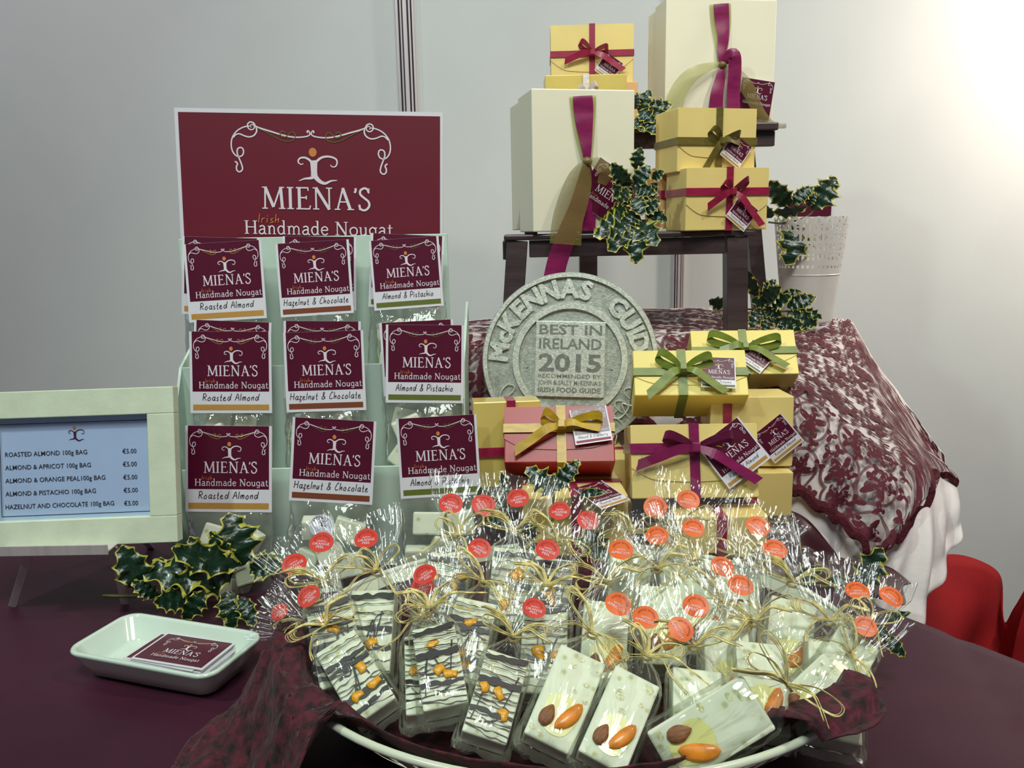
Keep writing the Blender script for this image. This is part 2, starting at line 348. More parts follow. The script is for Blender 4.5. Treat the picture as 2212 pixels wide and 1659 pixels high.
def serif(mb, text, x0, x1, z0, cap, mi=0):
    tot = sum(SER[c][0] for c in text); k = (x1-x0)/tot; x = x0
    for c in text:
        adv, st = SER[c]
        for kind, w, *pp in st:
            pts = [(x+p[0]*k, z0+p[1]*cap) for p in pp]
            if kind == 'C': pts = crv(pts, 4)
            stroke(mb, pts, w*(k+cap)/2, mi=mi)
        x += adv*k
def hand(mb, text, x0, x1, z0, h, w, mi=0):
    tot = sum(HAND[c][0] for c in text)+len(text)*1.0; k = (x1-x0)/tot; x = x0
    for c in text:
        adv, st = HAND[c]
        for s in st.split('|'):
            if not s: continue
            pts = []
            for q in s.split():
                gx, gz = int(q[0], 16), int(q[1], 16)-3
                pts.append((x+gx*k+gz*h*.014, z0+gz*h/10))
            stroke(mb, crv(pts, 3) if len(pts) > 2 else pts, w, mi=mi)
        x += (adv+1)*k
def disc(mb, cx, cz, rx, rz, n=20, mi=0, y=0):
    mb.add([(cx+rx*cos(2*PI*k/n), y, cz+rz*sin(2*PI*k/n)) for k in range(n)], [tuple(range(n))], mi)
# the scroll ornament and the dancing figure, in the sign's own drawing units (x right, y down)
ORN = [
 ([(1000,252),(1008,262),(1012,278),(995,292),(950,300),(890,300),(820,286),(740,262),(660,238),(640,228)], 5, 8),
 ([(1000,252),(993,262),(999,270)], 7, 5),
 ([(640,228),(628,206),(606,200),(588,215),(590,240),(610,254),(630,245),(632,226),(618,216),(606,226),(612,238)], 7, 4),
 ([(600,228),(560,236),(515,262),(482,305),(470,355),(475,400),(492,430),(515,444),(542,436),(553,410),(546,385),(528,380),(511,394),(510,425),(524,465),(538,505),(540,535),(520,552),(502,540),(500,515),(508,495),(498,482),(490,480)], 6, 7),
 ([(486,310),(505,290),(530,284),(565,298),(600,304),(632,290),(648,262),(646,238)], 6, 7),
]
ACC = [([(650,240),(700,262),(760,296),(820,325),(865,332),(902,318),(912,288),(895,264),(868,280),(845,300),(818,296),(808,276),(822,260),(845,272)], 4, 6)]
FIG = [
 ([(962,485),(948,492),(930,482),(928,462),(945,446),(975,444),(1005,460),(1020,480)], 6, 17),
 ([(1148,492),(1160,505),(1182,503),(1194,480),(1188,452),(1155,436),(1115,434),(1080,446),(1052,472),(1045,490)], 6, 19),
 ([(1032,462),(1034,490),(1034,520),(1034,550),(1030,575)], 50, 38),
 ([(1040,560),(1036,575),(1010,588),(965,594),(928,610)], 34, 4),
 ([(1036,550),(1045,580),(1075,612),(1110,624),(1150,606),(1192,602)], 40, 5),
]
def logo(mb, cx, top, sc, orn=True, fig_mi=0, orn_mi=0, dot_mi=1, acc_mi=2, words=True, words_mi=0, irish=True, ratio=1):
    q = lambda p: (cx+(p[0]-1016)/1100*sc, top-(p[1]-195)/1100*sc)
    mir = lambda p: (2033-p[0], p[1])
    if orn:
        for pp, a, b in ORN:
            stroke(mb, [q(p) for p in crv(pp, 4)], a*1.5/1100*sc, b*1.5/1100*sc, orn_mi)
            stroke(mb, [q(mir(p)) for p in crv(pp, 4)], a*1.5/1100*sc, b*1.5/1100*sc, orn_mi)
        for pp, a, b in ACC:
            stroke(mb, [q(p) for p in crv(pp, 4)], a*1.4/1100*sc, b*1.4/1100*sc, acc_mi)
            stroke(mb, [q(mir(p)) for p in crv(pp, 4)], a*1.4/1100*sc, b*1.4/1100*sc, acc_mi)
    for pp, a, b in FIG: stroke(mb, [q(p) for p in crv(pp, 5)], a/1100*sc, b/1100*sc, fig_mi)
    c = q((1028, 405)); disc(mb, c[0], c[1], 27/1100*sc, 32/1100*sc, mi=dot_mi)
    if words:
        a = q((662, 812)); b = q((1428, 812)); serif(mb, "MIENA'S", a[0], b[0], a[1], 157/1100*sc, words_mi)
        a = q((535, 996)); b = q((1582, 996)); serif(mb, "Handmade Nougat", a[0], b[0], a[1], 96/1100*sc, words_mi)
        if irish: a = q((635, 912)); b = q((792, 912)); hand(mb, "Irish", a[0], b[0], a[1], 62/1100*sc, 5/1100*sc, dot_mi)
_tc = {}
def text_geo(s, size=1.0, ext=0.0, off=0.0, spacing=1.0, align='CENTER', shear=0):
    """built-in sans lettering as (verts, faces) with x right, z up, extruded towards -Y"""
    key = (s, ext, off, spacing, align, shear)
    if key not in _tc:
        c = bpy.data.curves.new('t', 'FONT'); c.body = s; c.size = 1; c.align_x = align; c.extrude = ext; c.offset = off
        c.space_character = spacing; c.resolution_u = 2; c.shear = shear
        o = bpy.data.objects.new('t', c); COL.objects.link(o)
        me = bpy.data.meshes.new_from_object(o.evaluated_get(bpy.context.evaluated_depsgraph_get()))
        _tc[key] = ([(v.co.x, -v.co.z, v.co.y) for v in me.vertices], [tuple(p.vertices) for p in me.polygons])
        bpy.data.objects.remove(o); bpy.data.curves.remove(c); bpy.data.meshes.remove(me)
    vs, fs = _tc[key]
    return [(x*size, y*size, z*size) for x, y, z in vs], fs
def text(mb, s, x, z, size, y=0, mi=0, rot=0, **kw):
    vs, fs = text_geo(s, size, **kw); ca, sa = cos(rot), sin(rot)
    mb.add([(x+a*ca-c*sa, y+b, z+a*sa+c*ca) for a, b, c in vs], fs, mi)
def fit_text(mb, s, x0, x1, z, cap, y=0, mi=0, **kw):
    vs, fs = text_geo(s, 1, align='LEFT', **kw); lo = min(v[0] for v in vs); hi = max(v[0] for v in vs); h = .73
    k = (x1-x0)/(hi-lo)
    mb.add([(x0+(a-lo)*k, y+b*cap, z+c*cap/h) for a, b, c in vs], fs, mi)
def arc_text(mb, s, R0, a0, a1, size, y=0, mi=0, ext=0, off=0, bottom=False):
    """letters set along a circle from angle a0 to a1 (degrees, 0=up, clockwise)"""
    vs_w = []
    for ch in s:
        if ch == ' ': vs_w.append(.32); continue
        v, _ = text_geo(ch, 1, ext=ext, off=off, align='CENTER'); vs_w.append(max(p[0] for p in v)-min(p[0] for p in v)+.10)
    tot = sum(vs_w); x = 0
    for ch, w in zip(s, vs_w):
        t = a0+(a1-a0)*(x+w/2)/tot; x += w
        if ch == ' ': continue
        v, f = text_geo(ch, 1, ext=ext, off=off, align='CENTER'); cx = (max(p[0] for p in v)+min(p[0] for p in v))/2
        th = R(t); ca, sa = cos(th), sin(th); out = []
        for a, b, c in v:
            xx = (a-cx)*size; zz = c*size+R0
            if bottom: xx, zz = -xx*1.0, -(zz)
            out.append((xx*ca+zz*sa, y+b*size, -xx*sa+zz*ca))
        mb.add(out, f, mi)
# ------------------------------------------------------------------ printed cards (width 1, top edge at z=0, front faces -Y)
FLAV = {'roasted': ('Roasted Almond', 'bar_tan', .70), 'hazel': ('Hazelnut & Chocolate', 'bar_brown', .90), 'pist': ('Almond & Pistachio', 'bar_green', .74), 'cran': ('Almond & Cranberry', 'bar_berry', .80)}
_cm = {}
def card_meshes(fl):
    if fl in _cm: return _cm[fl]
    name, barm, wf = FLAV[fl]
    b = MB().box(-.5, .5, -.004, .004, -1.0, 0).mesh('card', M['card'])
    p = MB().add([(-.468,-.006,-.735),(.468,-.006,-.735),(.468,-.006,-.001),(-.468,-.006,-.001)], [(0,1,2,3)]).mesh('panel', M['maroon'])
    l = MB(); logo(l, 0, -.040, .90, acc_mi=2)
    l = MB().add([(x, y-.008, z) for x, y, z in l.v], l.f) if 0 else l
    l.v = [(x, y-.009, z) for x, y, z in l.v]
    lm = l.mesh('lettering', [M['ink_white'], M['ink_orange'], M['bar_tan'] if fl == 'roasted' else M['ink_olive']])
    h = MB(); hand(h, name, -wf/2, wf/2, -.845, .085, .0085); h.v = [(x, y-.007, z) for x, y, z in h.v]
    hm = h.mesh('flavour', M['ink_dark'])
    s = MB().add([(-.465,-.006,-.965),(.465,-.006,-.965),(.465,-.006,-.895),(-.465,-.006,-.895)], [(0,1,2,3)]).mesh('bar', M[barm])
    _cm[fl] = (b, p, lm, hm, s); return _cm[fl]
def card(parent, fl, width, mx=None, name='header_card', upside=False):
    b, p, l, h, s = card_meshes(fl)
    c = link(name, b, parent); c.scale = (width,)*3
    if mx is not None: c.matrix_local = mx @ Matrix.Scale(width, 4)
    for nm, me in (('printed_panel', p), ('lettering', l), ('flavour_lettering', h), ('colour_bar', s)): link(nm, me, c)
    return c

# ------------------------------------------------------------------ ribbon pieces in local space
def strip_local(mb, pts, W, w, mi=0, n=5, tip=None):
    """strip along pts (3-D), constant width direction W"""
    pts = [V(p) for p in crv(pts, n)]; W = V(W).normalized(); L = len(pts); vs = []; fs = []
    for i, p in enumerate(pts):
        ww = w(i/(L-1)) if callable(w) else w
        vs += [p-W*ww/2, p+W*ww/2]
    if tip: vs[-1] = vs[-1] + (vs[-1]-vs[-3])*tip
    for i in range(L-1): fs.append((2*i, 2*i+1, 2*i+3, 2*i+2))
    mb.add(vs, fs, mi)
def bow_mesh(key, w=.010, s=1.0, loops=((170, .030), (15, .030)), tails=((205, .034), (-35, .05)), lift=.010):
    mb = MB()
    for a, L in loops:
        D = V((cos(R(a)), 0, sin(R(a)))); Pp = V((-D.z, 0, D.x)); Y = V((0, -1, 0)); L *= s
        if Pp.z < 0: Pp = -Pp
        W = (Pp*.85+Y*.5)
        q = [V((0,-.002,0)), D*L*.4+Y*lift*.9+Pp*.004*s, D*L*.85+Y*lift*1.1+Pp*.006*s, D*L+Y*lift*.6+Pp*.003*s, D*L*.8+Y*lift*.25-Pp*.001, D*L*.4+Y*.003-Pp*.002*s, V((0,-.003,0))]
        strip_local(mb, q, W, lambda t: w*(.55+.45*sin(PI*min(1, max(0, t)))), n=7)
    for a, L in tails:
        D = V((cos(R(a)), 0, sin(R(a)))); Pp = V((-D.z, 0, D.x)); L *= s
        q = [V((0,-.004,0)), D*L*.3+V((0,-.009,.002)), D*L*.65+V((0,-.006,.001))-V((0,0,.002)), D*L+V((0,-.004,-.004))]
        strip_local(mb, q, Pp+V((0,.15,0)), lambda t: w*(.6+.4*min(1, t*3)), n=6, tip=2.0)
    mb.add([(x*w*.45, -.006+y*.005, z*w*.5) for x, y, z in [(-1,0,-1),(1,0,-1),(1,0,1),(-1,0,1),(-.7,-1,-.7),(.7,-1,-.7),(.7,-1,.7),(-.7,-1,.7)]], [(4,5,6,7),(0,1,5,4),(1,2,6,5),(2,3,7,6),(3,0,4,7)])
    return mb
def gift(label, px, py, d, wpx, hpx, t, e=0, yaw=0, roll=0, col='yellow', rib='r_maroon', tagf='roasted', tagpos=(.72, .40), tagang=-38, tagw=.034,
         vx=.5, hz=.56, knot=None, bow=None, rw=.0095, flap=True, group='ribboned gift boxes of nougat', name='gift_box', h=None, horiz=True, vert=True):
    e = R(e); yaw = R(yaw)
    w = wpx*d/F; pitch = math.atan((py-hpx/2-500)/F)
    if h is None: h = hpx*d/F/max(.3, cos(e-pitch))
    mw = frame_m(P(px, py, d), yaw, e, R(roll))
    g = thing(name, label, 'gift box', mw, group)
    MB().box(-w/2, w/2, 0, t, 0, h).obj('box_body', M[col], g, bevel=.0012)
    if flap:
        fb = MB(); top = h-.0004; zz = .40*h; n = 24
        prof = [(-w/2+w*i/n, h*(.40-.16*sin(PI*min(1, (i/n)/.22)/2) if i/n < .5 else .40-.16*sin(PI*min(1, (1-i/n)/.22)/2))+h*.02*cos(2*PI*i/n)) for i in range(n+1)]
        vs = []; fs = []
        for x, z in prof: vs += [(x, -.0011, z), (x, -.0011, top), (x, .0002, z)]
        for i in range(n): a = 3*i; fs += [(a, a+3, a+4, a+1), (a, a+2, a+5, a+3)]
        fb.add(vs, fs); fb.obj('lid_flap', M[col], g)
    rr = M[rib]; o_ = .0018
    X = -w/2+w*vx; Z = h*hz
    if vert:
        b = MB(); b.box(X-rw/2, X+rw/2, -o_, t+o_, h, h+.0008).box(X-rw/2, X+rw/2, -o_-.0006, -o_+.0002, -.0006, h+.0006).box(X-rw/2, X+rw/2, -o_, t+o_, -.0008, 0).box(X-rw/2, X+rw/2, t, t+o_, 0, h)
        b.obj('ribbon_band', rr, g)
    if horiz:
        b = MB(); b.box(-w/2-.0008, w/2+.0008, -o_-.0014, -o_-.0004, Z-rw/2, Z+rw/2).box(-w/2-.001, -w/2, -o_-.001, t+o_, Z-rw/2, Z+rw/2).box(w/2, w/2+.001, -o_-.001, t+o_, Z-rw/2, Z+rw/2).box(-w/2-.0008, w/2+.0008, t, t+o_, Z-rw/2, Z+rw/2)
        b.obj('ribbon_band', rr, g)
    if bow is not None:
        mb = bow_mesh('b', w=rw, **bow); o = mb.obj('bow', rr, g, smooth=False, solid=.0003); o.location = (X, -o_-.003, Z)
        cord = MB(); cord.tube(crv([(0,-.008,.002),(.006,-.006,.005),(.014,-.004,.003),((tagpos[0]-vx)*w*.7, -.004, 0)], 4), .0005, 5); c = cord.obj('tag_cord', M['r_gold'], g); c.location = (X, -o_-.001, Z)
    if tagf:
        mx = Matrix.Translation((-w/2+w*tagpos[0], -.0062, h*tagpos[1])) @ Matrix.Rotation(R(-tagang), 4, 'Y') @ Matrix.Translation((0, 0, tagw/2))
        card(g, tagf, tagw, mx, 'tag')
    return g, w, h

# ------------------------------------------------------------------ cellophane bag of nougat tied with raffia
BW, BT, BH = .0360, .0235, .070
def wrapper(seed, bend):
    rg = random.Random(seed); n = 64; ph = rg.random()*6
    prof = [(-.010,.0225,.0008,.0),(-.004,.0235,.004,.02),(.0,.0235,.0125,.02),(.012,.0232,.0136,.01),(.035,.0228,.0136,.01),(.058,.0226,.0136,.01),(.069,.0215,.0130,.03),(.076,.0175,.0090,.10),(.082,.0115,.0065,.18),(.087,.0062,.0045,.25),
            (.0905,.0038,.0036,.25),(.094,.0060,.0045,.26),(.100,.0120,.0060,.22),(.108,.0200,.0062,.20),(.118,.0275,.0056,.22),(.128,.0330,.0046,.25),(.138,.0365,.0036,.25),(.146,.0385,.0028,.2)]
    rows = []
    for i, (z, a, b, amp) in enumerate(prof):
        row = []
        for k in range(n+1):
            th = 2*PI*(k % n)/n
            sq = 1/(abs(cos(th))**3.2+abs(sin(th))**3.2)**(1/3.2) if z < .075 else 1
            f = 1+amp*sin(11*th+ph+z*22)*(.7+.5*noise.noise(V((th*3, z*60, seed))))
            x = a*cos(th)*sq; y = b*sin(th)*sq*(f if z < .09 else 1)
            if z < .09: x *= f
            if z > .095:
                y += .0016*sin(20*th+ph)*min(1, (z-.095)*40); x *= 1+.03*sin(9*th+ph)
            zz = z + (.005*noise.noise(V((th*2, 0, seed)))*(z > .12)) + (.004*noise.noise(V((th*2, 3, seed)))*(z < -.005))
            c = V((x, y, zz)) + noise.noise_vector(V((x*95, y*95, z*95+seed*3)))*(.0016 if z > .07 else .0009)
            if z > .0905:
                q = c-V((0, 0, .0905)); g_ = min(1, (z-.0905)/.02)
                c = V((0, 0, .0905))+Matrix.Rotation(bend*g_, 3, 'Y') @ q
                c.y -= 2.2*(z-.0905)**2
            row.append(c)
        rows.append(row)
    mb = MB(); mb.grid(rows); return mb.mesh('wrapper', M['film'], smooth=True)
def raffia(seed, bend, big=1.0):
    rg = random.Random(seed*7+3); mb = MB()
    mb.tube(crv([(.0045*cos(t*.9), .0045*sin(t*.9), .0905+.0006*sin(t*2.1)) for t in range(0, 15)], 3), .0009, 5)
    for k in range(rg.choice((5, 6))):
        sd = 1 if k % 2 else -1; a = rg.uniform(-.5, .9); L = rg.uniform(.018, .034)*big
        if k < 3:
            D = V((sd*cos(a), -.25, sin(a))); U = V((-D.z*sd, -.2, D.x*sd))
            q = [V((0,-.005,.0905)), V((0,-.006,.0905))+D*L*.5+U*.006, V((0,-.008,.0905))+D*L+U*.003, V((0,-.008,.0905))+D*L*.95-U*.004, V((0,-.006,.0905))+D*L*.45-U*.003, V((0,-.005,.0905))]
        else:
            D = V((sd*cos(a*1.3-.3), -.3, sin(a*1.3-.3))); L *= 1.35
            q = [V((0,-.005,.0905)), V((0,-.008,.0905))+D*L*.4+V((0,-.002,.004)), V((0,-.008,.0905))+D*L*.75, V((0,-.007,.0905))+D*L+V((rg.uniform(-.01,.01),-.002,-.006))]
        q = crv(q, 5)
        for s_ in range(3):
            o1 = V((rg.uniform(-1, 1), rg.uniform(-.4, .4), rg.uniform(-1, 1)))*.0011; f1 = rg.uniform(-.06, .06)
            mb.tube([V(p)*(1)+o1+(V(p)-V((0, 0, .0905)))*f1 for p in q[:len(q)-s_]], rg.uniform(.0007, .0014), 4, flat=.3)
    return mb.mesh('raffia', M['straw'], smooth=True)
def drizzle(seed):
    rg = random.Random(seed); mb = MB(); n = rg.randint(15, 21)
    def clampx(x): return max(-BW/2+.0003, min(BW/2-.0003, x))
    for i in range(n):
        z0 = .006+(BH-.012)*i/(n-1)+rg.uniform(-.002, .002); thick = rg.random() < .2; sl = rg.uniform(-.006, .006)
        pts = []
        for k in range(9):
            x = -BW/2+.0003+(BW-.0006)*k/8
            z = z0+sl*k/8+rg.uniform(-.0009, .0009)
            pts.append((x, max(.0015, min(BH-.0015, z)), (rg.uniform(.0022, .0050) if thick else rg.uniform(.0003, .0011))))
        q = [(clampx(a), b, max(.0002, c)) for a, b, c in crv(pts, 3)]; stroke(mb, q, .001, y=-BT/2-.0006-.0001*i)
    for i in range(3):
        x0 = rg.uniform(-.014, .0); pts = [(clampx(x0+.0045*k+rg.uniform(-.002, .002)), .01+rg.uniform(0, .03)+.005*k, rg.uniform(.0005, .0015)) for k in range(4)]
        stroke(mb, [(clampx(a), b, max(.0002, c)) for a, b, c in crv(pts, 4)], .001, y=-BT/2-.0009)
    return mb.mesh('drizzle', M['choc'])
def chunk(r, seed, flat=.5, mt='peel'):
    rg = random.Random(seed); mb = MB(); n = 8; rows = []; jj = [rg.uniform(-.5, .5) for _ in range(8)]
    for i in range(5):
        t = i/4; rr = sin(PI*(.08+.84*t)); rows.append([(r*rr*cos(2*PI*k/n)*(1+jj[k]), r*flat*cos(PI*t), r*rr*sin(2*PI*k/n)*(1+jj[k])) for k in range(n)])
    for row in rows: row.append(row[0])
    mb.grid(rows); mb.add(rows[0][:-1], [tuple(range(n))]); mb.add(rows[-1][:-1], [tuple(range(n))[::-1]])
    return mb.mesh(mt, M[mt], smooth=True)
def almond_mesh():
    mb = MB(); rows = []
    for i in range(13):
        t = i/12; z = -.0075+.015*t; r = .0046*math.sqrt(max(0, sin(PI*t**.8)))*(1 if t < .6 else 1-.35*(t-.6)/.4)
        rows.append([(r*cos(2*PI*k/14)*(1+.03*cos(2*PI*k*4/14)), .6*r*sin(2*PI*k/14), z) for k in range(15)])
    mb.grid(rows); return mb.mesh('almond', M['almond'], smooth=True)
def apricot_mesh():
    mb = MB(); rows = []
    for i in range(13):
        t = i/12; z = -.0105+.021*t; r = .0046*math.sqrt(max(0, sin(PI*t)))
        rows.append([(r*cos(2*PI*k/14)+.0012*sin(t*PI), .55*r*sin(2*PI*k/14), z) for k in range(15)])
    mb.grid(rows); return mb.mesh('apricot', M['apricot'], smooth=True)
def glaze_mesh():
    mb = MB(); vs = [(.0125*cos(a)*(1+.1*sin(3*a)), -.0002, .016*sin(a)*(1+.08*cos(2*a))) for a in [2*PI*k/28 for k in range(28)]]
    mb.add(vs, [tuple(range(28))]); return mb.mesh('glaze', M['glaze'])
M['glaze'] = mat('honey_glaze', C3(226, 224, 150), .2, var=.04, coat=.5)
WR = {}; RF = {}; DZ = [drizzle(i) for i in range(5)]; CH = [chunk(.0048, i, .28) for i in range(3)]; ALM = almond_mesh(); APR = apricot_mesh(); GLZ = glaze_mesh()
def bar_mesh():
    mb = MB(); nx, nz = 6, 10
    mb.box(-BW/2, BW/2, -BT/2, BT/2, 0, BH); return mb.mesh('bar', M['nougat'])
BARM = bar_mesh()
def spot_mesh(seed):
    rg = random.Random(seed); mb = MB()
    for i in range(9):
        x = rg.uniform(-.015, .015); z = rg.uniform(.005, .065); a = rg.uniform(.0012, .0034); b = rg.uniform(.0012, .0028)
        mb.add([(x+a*cos(2*PI*k/10)*(1+.15*sin(k*2.3)), -BT/2-.0002-.00001*i, z+b*sin(2*PI*k/10)) for k in range(10)], [tuple(range(10))])
    return mb.mesh('nut_slices', M['nut'])
M['nut'] = mat('nut_slice', C3(206, 204, 158), .4, var=.22, scale=400)
SPT = [spot_mesh(i) for i in range(3)]
def sticker_meshes(kind):
    mb = MB(); n = 28; r = .0104
    rows = [[(r*q*cos(2*PI*k/n), 26*(r*q*cos(2*PI*k/n))**2*.35, r*q*sin(2*PI*k/n)) for k in range(n+1)] for q in (0.0001, .5, 1)]
    mb.grid(rows); disc_ = mb.mesh('sticker', M['st_orange' if kind == 'A' else 'st_red'], smooth=True)
    l = MB()
    if kind == 'A': text(l, 'WITH', 0, -.0016, .0028); text(l, 'APRICOT', 0, -.0050, .0037)
    else: text(l, 'WITH', 0, -.0002, .0026); text(l, 'ORANGE', 0, -.0032, .0036); text(l, 'PEEL', 0, -.0064, .0036)
    l.v = [(x, 9.1*x*x-.0004, z) for x, y, z in l.v]
    a = MB(); arc_text(a, 'LIMITED EDITION', .0060, -78, 78, .0024); a.v = [(x, 9.1*x*x-.0004, z) for x, y, z in a.v]
    return disc_, l.mesh('lettering', M['ink_white']), a.mesh('lettering_arc', M['st_ink'])
STK = {k: sticker_meshes(k) for k in 'OA'}
TZ = .75
def nbag(i, kind, neck, base, d, bend=0, lean=40, yaw=0, stickers=1, sc=1.0, label='', drz=None, srot=0, wide=1.0, tw=0):
    """neck, base: photograph points of the tied neck and of the bar's foot; the axis between them gives the roll"""
    nk = P(neck[0], neck[1], d)
    ang = math.atan2(neck[0]-base[0], base[1]-neck[1]) + ROLL
    ln = R(lean)
    rollr = math.atan(math.tan(ang)*cos(ln+R(0)))
    if abs(ang) > PI/2: rollr = ang
    mrot = Matrix.Rotation(R(yaw), 4, 'Z') @ Matrix.Rotation(-ln, 4, 'X') @ Matrix.Rotation(rollr, 4, 'Y')
    mw = Matrix.Translation(nk) @ mrot @ Matrix.Scale(sc, 4) @ Matrix.Translation((0, 0, -.0905))
    Lp = math.hypot(neck[0]-base[0], neck[1]-base[1])
    if i >= 20: sc = Lp/F*d/(.0905*max(.5, cos(math.atan2(1.12-nk.z, nk.y)-ln)))
    else: sc *= .90
    mw = Matrix.Translation(nk) @ mrot @ Matrix.Scale(sc, 4) @ Matrix.Translation((0, 0, -.0905))
    if i >= 20:
        ft = PZ(base[0], base[1], TZ+(.040 if i != 28 else .046)); best = None
        for q in range(200):
            dd = .40+.002*q; n_ = P(neck[0], neck[1], dd)-ft; e_ = abs(n_.z/n_.length-cos(ln))+(abs(n_.length-.085)*40 if i < 20 else 0)
            if best is None or e_ < best[0]: best = (e_, n_, dd)
        ax = best[1]; sc = ax.length/.0905*wide; nk = ft+ax; Zx = ax.normalized(); Yx = (nk-CAM); Yx = (Yx-Zx*Yx.dot(Zx)).normalized()
        if tw: Yx = Matrix.Rotation(R(tw), 3, Zx) @ Yx
        Xx = Yx.cross(Zx); rm = Matrix((Xx, Yx, Zx)).transposed().to_4x4()
        mw = Matrix.Translation(nk) @ rm @ Matrix.Scale(sc, 4) @ Matrix.Translation((0, 0, -.0905))
    o = thing('nougat_bag', label, 'nougat bag', mw, 'cellophane bags of nougat in the white dish')
    bd = round(bend/20)*20; seed = i % 3
    if (seed, bd) not in WR: WR[(seed, bd)] = wrapper(seed+1, R(bd)); 
    if i % 6 not in RF: RF[i % 6] = raffia(i % 6, 0, 1.0)
    b = link('nougat_bar', BARM, o); x = b.modifiers.new('b', 'BEVEL'); x.width = .0016; x.segments = 2
    if kind == 'O':
        link('chocolate_drizzle', DZ[i % 5 if drz is None else drz], b)
        for k in range(3):
            c = link('orange_peel', CH[(k+i) % 3], b); rg = random.Random(i*5+k); c.location = (rg.uniform(-.012, .012), -BT/2-.001, rg.uniform(.012, .055)); c.rotation_euler = (0, rg.uniform(0, 3), 0)
    else:
        g = link('honey_glaze', GLZ, b); g.location = (.001, -BT/2-.0003, .022)
        a = link('almond', ALM, b); a.location = (-.0075, -BT/2-.0016, .018); a.rotation_euler = (0, R(8), 0); a.scale = (1.1, 1, 1.12)
        a = link('apricot_slice', APR, b); a.location = (.0062, -BT/2-.0016, .0235); a.rotation_euler = (0, R(28), 0); a.scale = (1.15, 1, 1.25)
    link('nut_slices', SPT[i % 3], b)
    link('wrapper', WR[(seed, bd)], o)
    link('raffia_tie', RF[i % 6], o)
    for k in range(stickers):
        dd, l, a = STK[kind]
        z = .030; xo = 0
        if stickers == 2: xo = .016 if k else -.012; z = .030 if k else .026
        q = Matrix.Rotation(R(bd), 3, 'Y') @ V((xo, 0, z)); q = q+V((0, -.0085-2.2*(z)**2, .0905))
        st = link('sticker', dd, o); st.location = q; st.rotation_euler = (R(-8), R(srot+bd*.6+(25 if k else -18)*(stickers-1)), R(rnd.uniform(-8, 8)))
        link('lettering', l, st); link('dark_lettering', a, st)
    return o

# ------------------------------------------------------------------ bags with header cards
def pouch(seed):
    rows = []; n = 40; W_, H_ = .044, .105
    for i in range(15):
        t = i/14; z = .004-H_*t
        a = W_*(1 if t < .75 else (1-.35*((t-.75)/.25)**2)); b = .0015+.016*sin(PI*min(1, t**.8))
        rows.append([V((a*cos(2*PI*(k % n)/n), b*sin(2*PI*(k % n)/n), z))+noise.noise_vector(V((k % n*.5, t*7, seed)))*.0022 for k in range(n+1)])
    mb = MB(); mb.grid(rows); return mb.mesh('pouch', M['film_soft'], smooth=True)
PO = [pouch(i) for i in range(3)]
PCS = [MB().box(-a, a, -b, b, -c, c).mesh('piece', M['nougat']) for a, b, c in ((.014, .008, .013), (.012, .009, .011), (.016, .007, .012))]
def hbag(label, fl, px, py, d, wpx, tilt, lean=8, pieces=5, seal=False, i=0, yaw=0, group='nougat bags with printed header cards'):
    mw = frame_m(P(px, py, d), R(yaw), R(lean), R(tilt)+ROLL)
    g = thing('header_card_bag', label, 'nougat bag', mw, group); w = wpx*d/F
    c = card(g, fl, w, Matrix.Translation((0, -.0045, 0)))
    hh = w*.985
    p = link('clear_pouch', PO[i % 3], g); p.location = (0, .001, -hh)
    rg = random.Random(i+40); spots = [(-.018, -.03), (.016, -.032), (-.002, -.055), (-.024, -.066), (.022, -.068), (0, -.085)]
    for k in range(pieces):
        q = link('nougat_piece', PCS[(k+i) % 3], g); x, z = spots[k]; q.location = (x+rg.uniform(-.003, .003), .001+(k % 2)*.003, -hh+z); q.rotation_euler = (rg.uniform(-.3, .3), rg.uniform(-.6, .6), rg.uniform(-.3, .3))
        x = q.modifiers.new('b', 'BEVEL'); x.width = .002; x.segments = 2
    if seal:
        s = MB(); disc(s, 0, 0, .0125, .0125, 32); so = s.obj('seal_sticker', M['seal'], g); so.location = (-.005, -.0185, -hh-.024); so.rotation_euler = (0, R(-8), 0)
        l = MB(); logo(l, 0, .0105, .032, orn=False, words=False); l.v = [(x, y-.0003, z+.002) for x, y, z in l.v]; arc_text(l, "MIENA'S", .0082, -52, 52, .0048, y=-.0004); arc_text(l, "HANDMADE NOUGAT", .0108, 128, 232, .0022, y=-.0004)
        l.obj('lettering', [M['ink_purple']]*3, so)
    return g

# ------------------------------------------------------------------ holly
def leaf_mesh(seed, wd=.52, spines=5):
    rg = random.Random(seed); rows = []; n = 41; mi = []
    js = [rg.uniform(.8, 1.2) for _ in range(spines*2)]; ph = rg.uniform(-.15, .15)
    for i in range(n):
        s = i/(n-1)
        base = wd/2*max(0, sin(PI*min(1, s**.85)))**.75
        row = []
        for sd in (-1, 1):
            u = (s*spines+ph*sd) % 1; q = int(s*spines) % spines
            sp = (1-abs(2*u-1))**2.4; hw = base*(.72+.46*sp*js[q+(spines if sd > 0 else 0)])+.002
            side = []
            for t in (1, .85, .45, 0):
                y = hw*t; z = .12*abs(y) + .08*sin(PI*s) - .10*s*s + .07*t*t*sin(s*spines*2*PI+sd)*(base/wd*2)
                side.append((s+(.035*sp if t > .9 else 0), sd*y, z))
            row += side if sd < 0 else side[::-1][1:]
        rows.append(row)
    mb = MB()
    nc = 7; mb.v = [tuple(p) for r in rows for p in r]
    for i in range(n-1):
        s = i/(n-1)
        for j in range(nc-1):
            mb.f.append((i*nc+j, i*nc+j+1, (i+1)*nc+j+1, (i+1)*nc+j)); mb.mi.append(1 if (j in (0, nc-2) or s > .95 or (noise.noise(V((s*5, j, seed)))>.42 and j in (1, 4))) else 0)
    return mb.mesh('leaf', [M['leaf'], M['leaf_edge']], smooth=True)
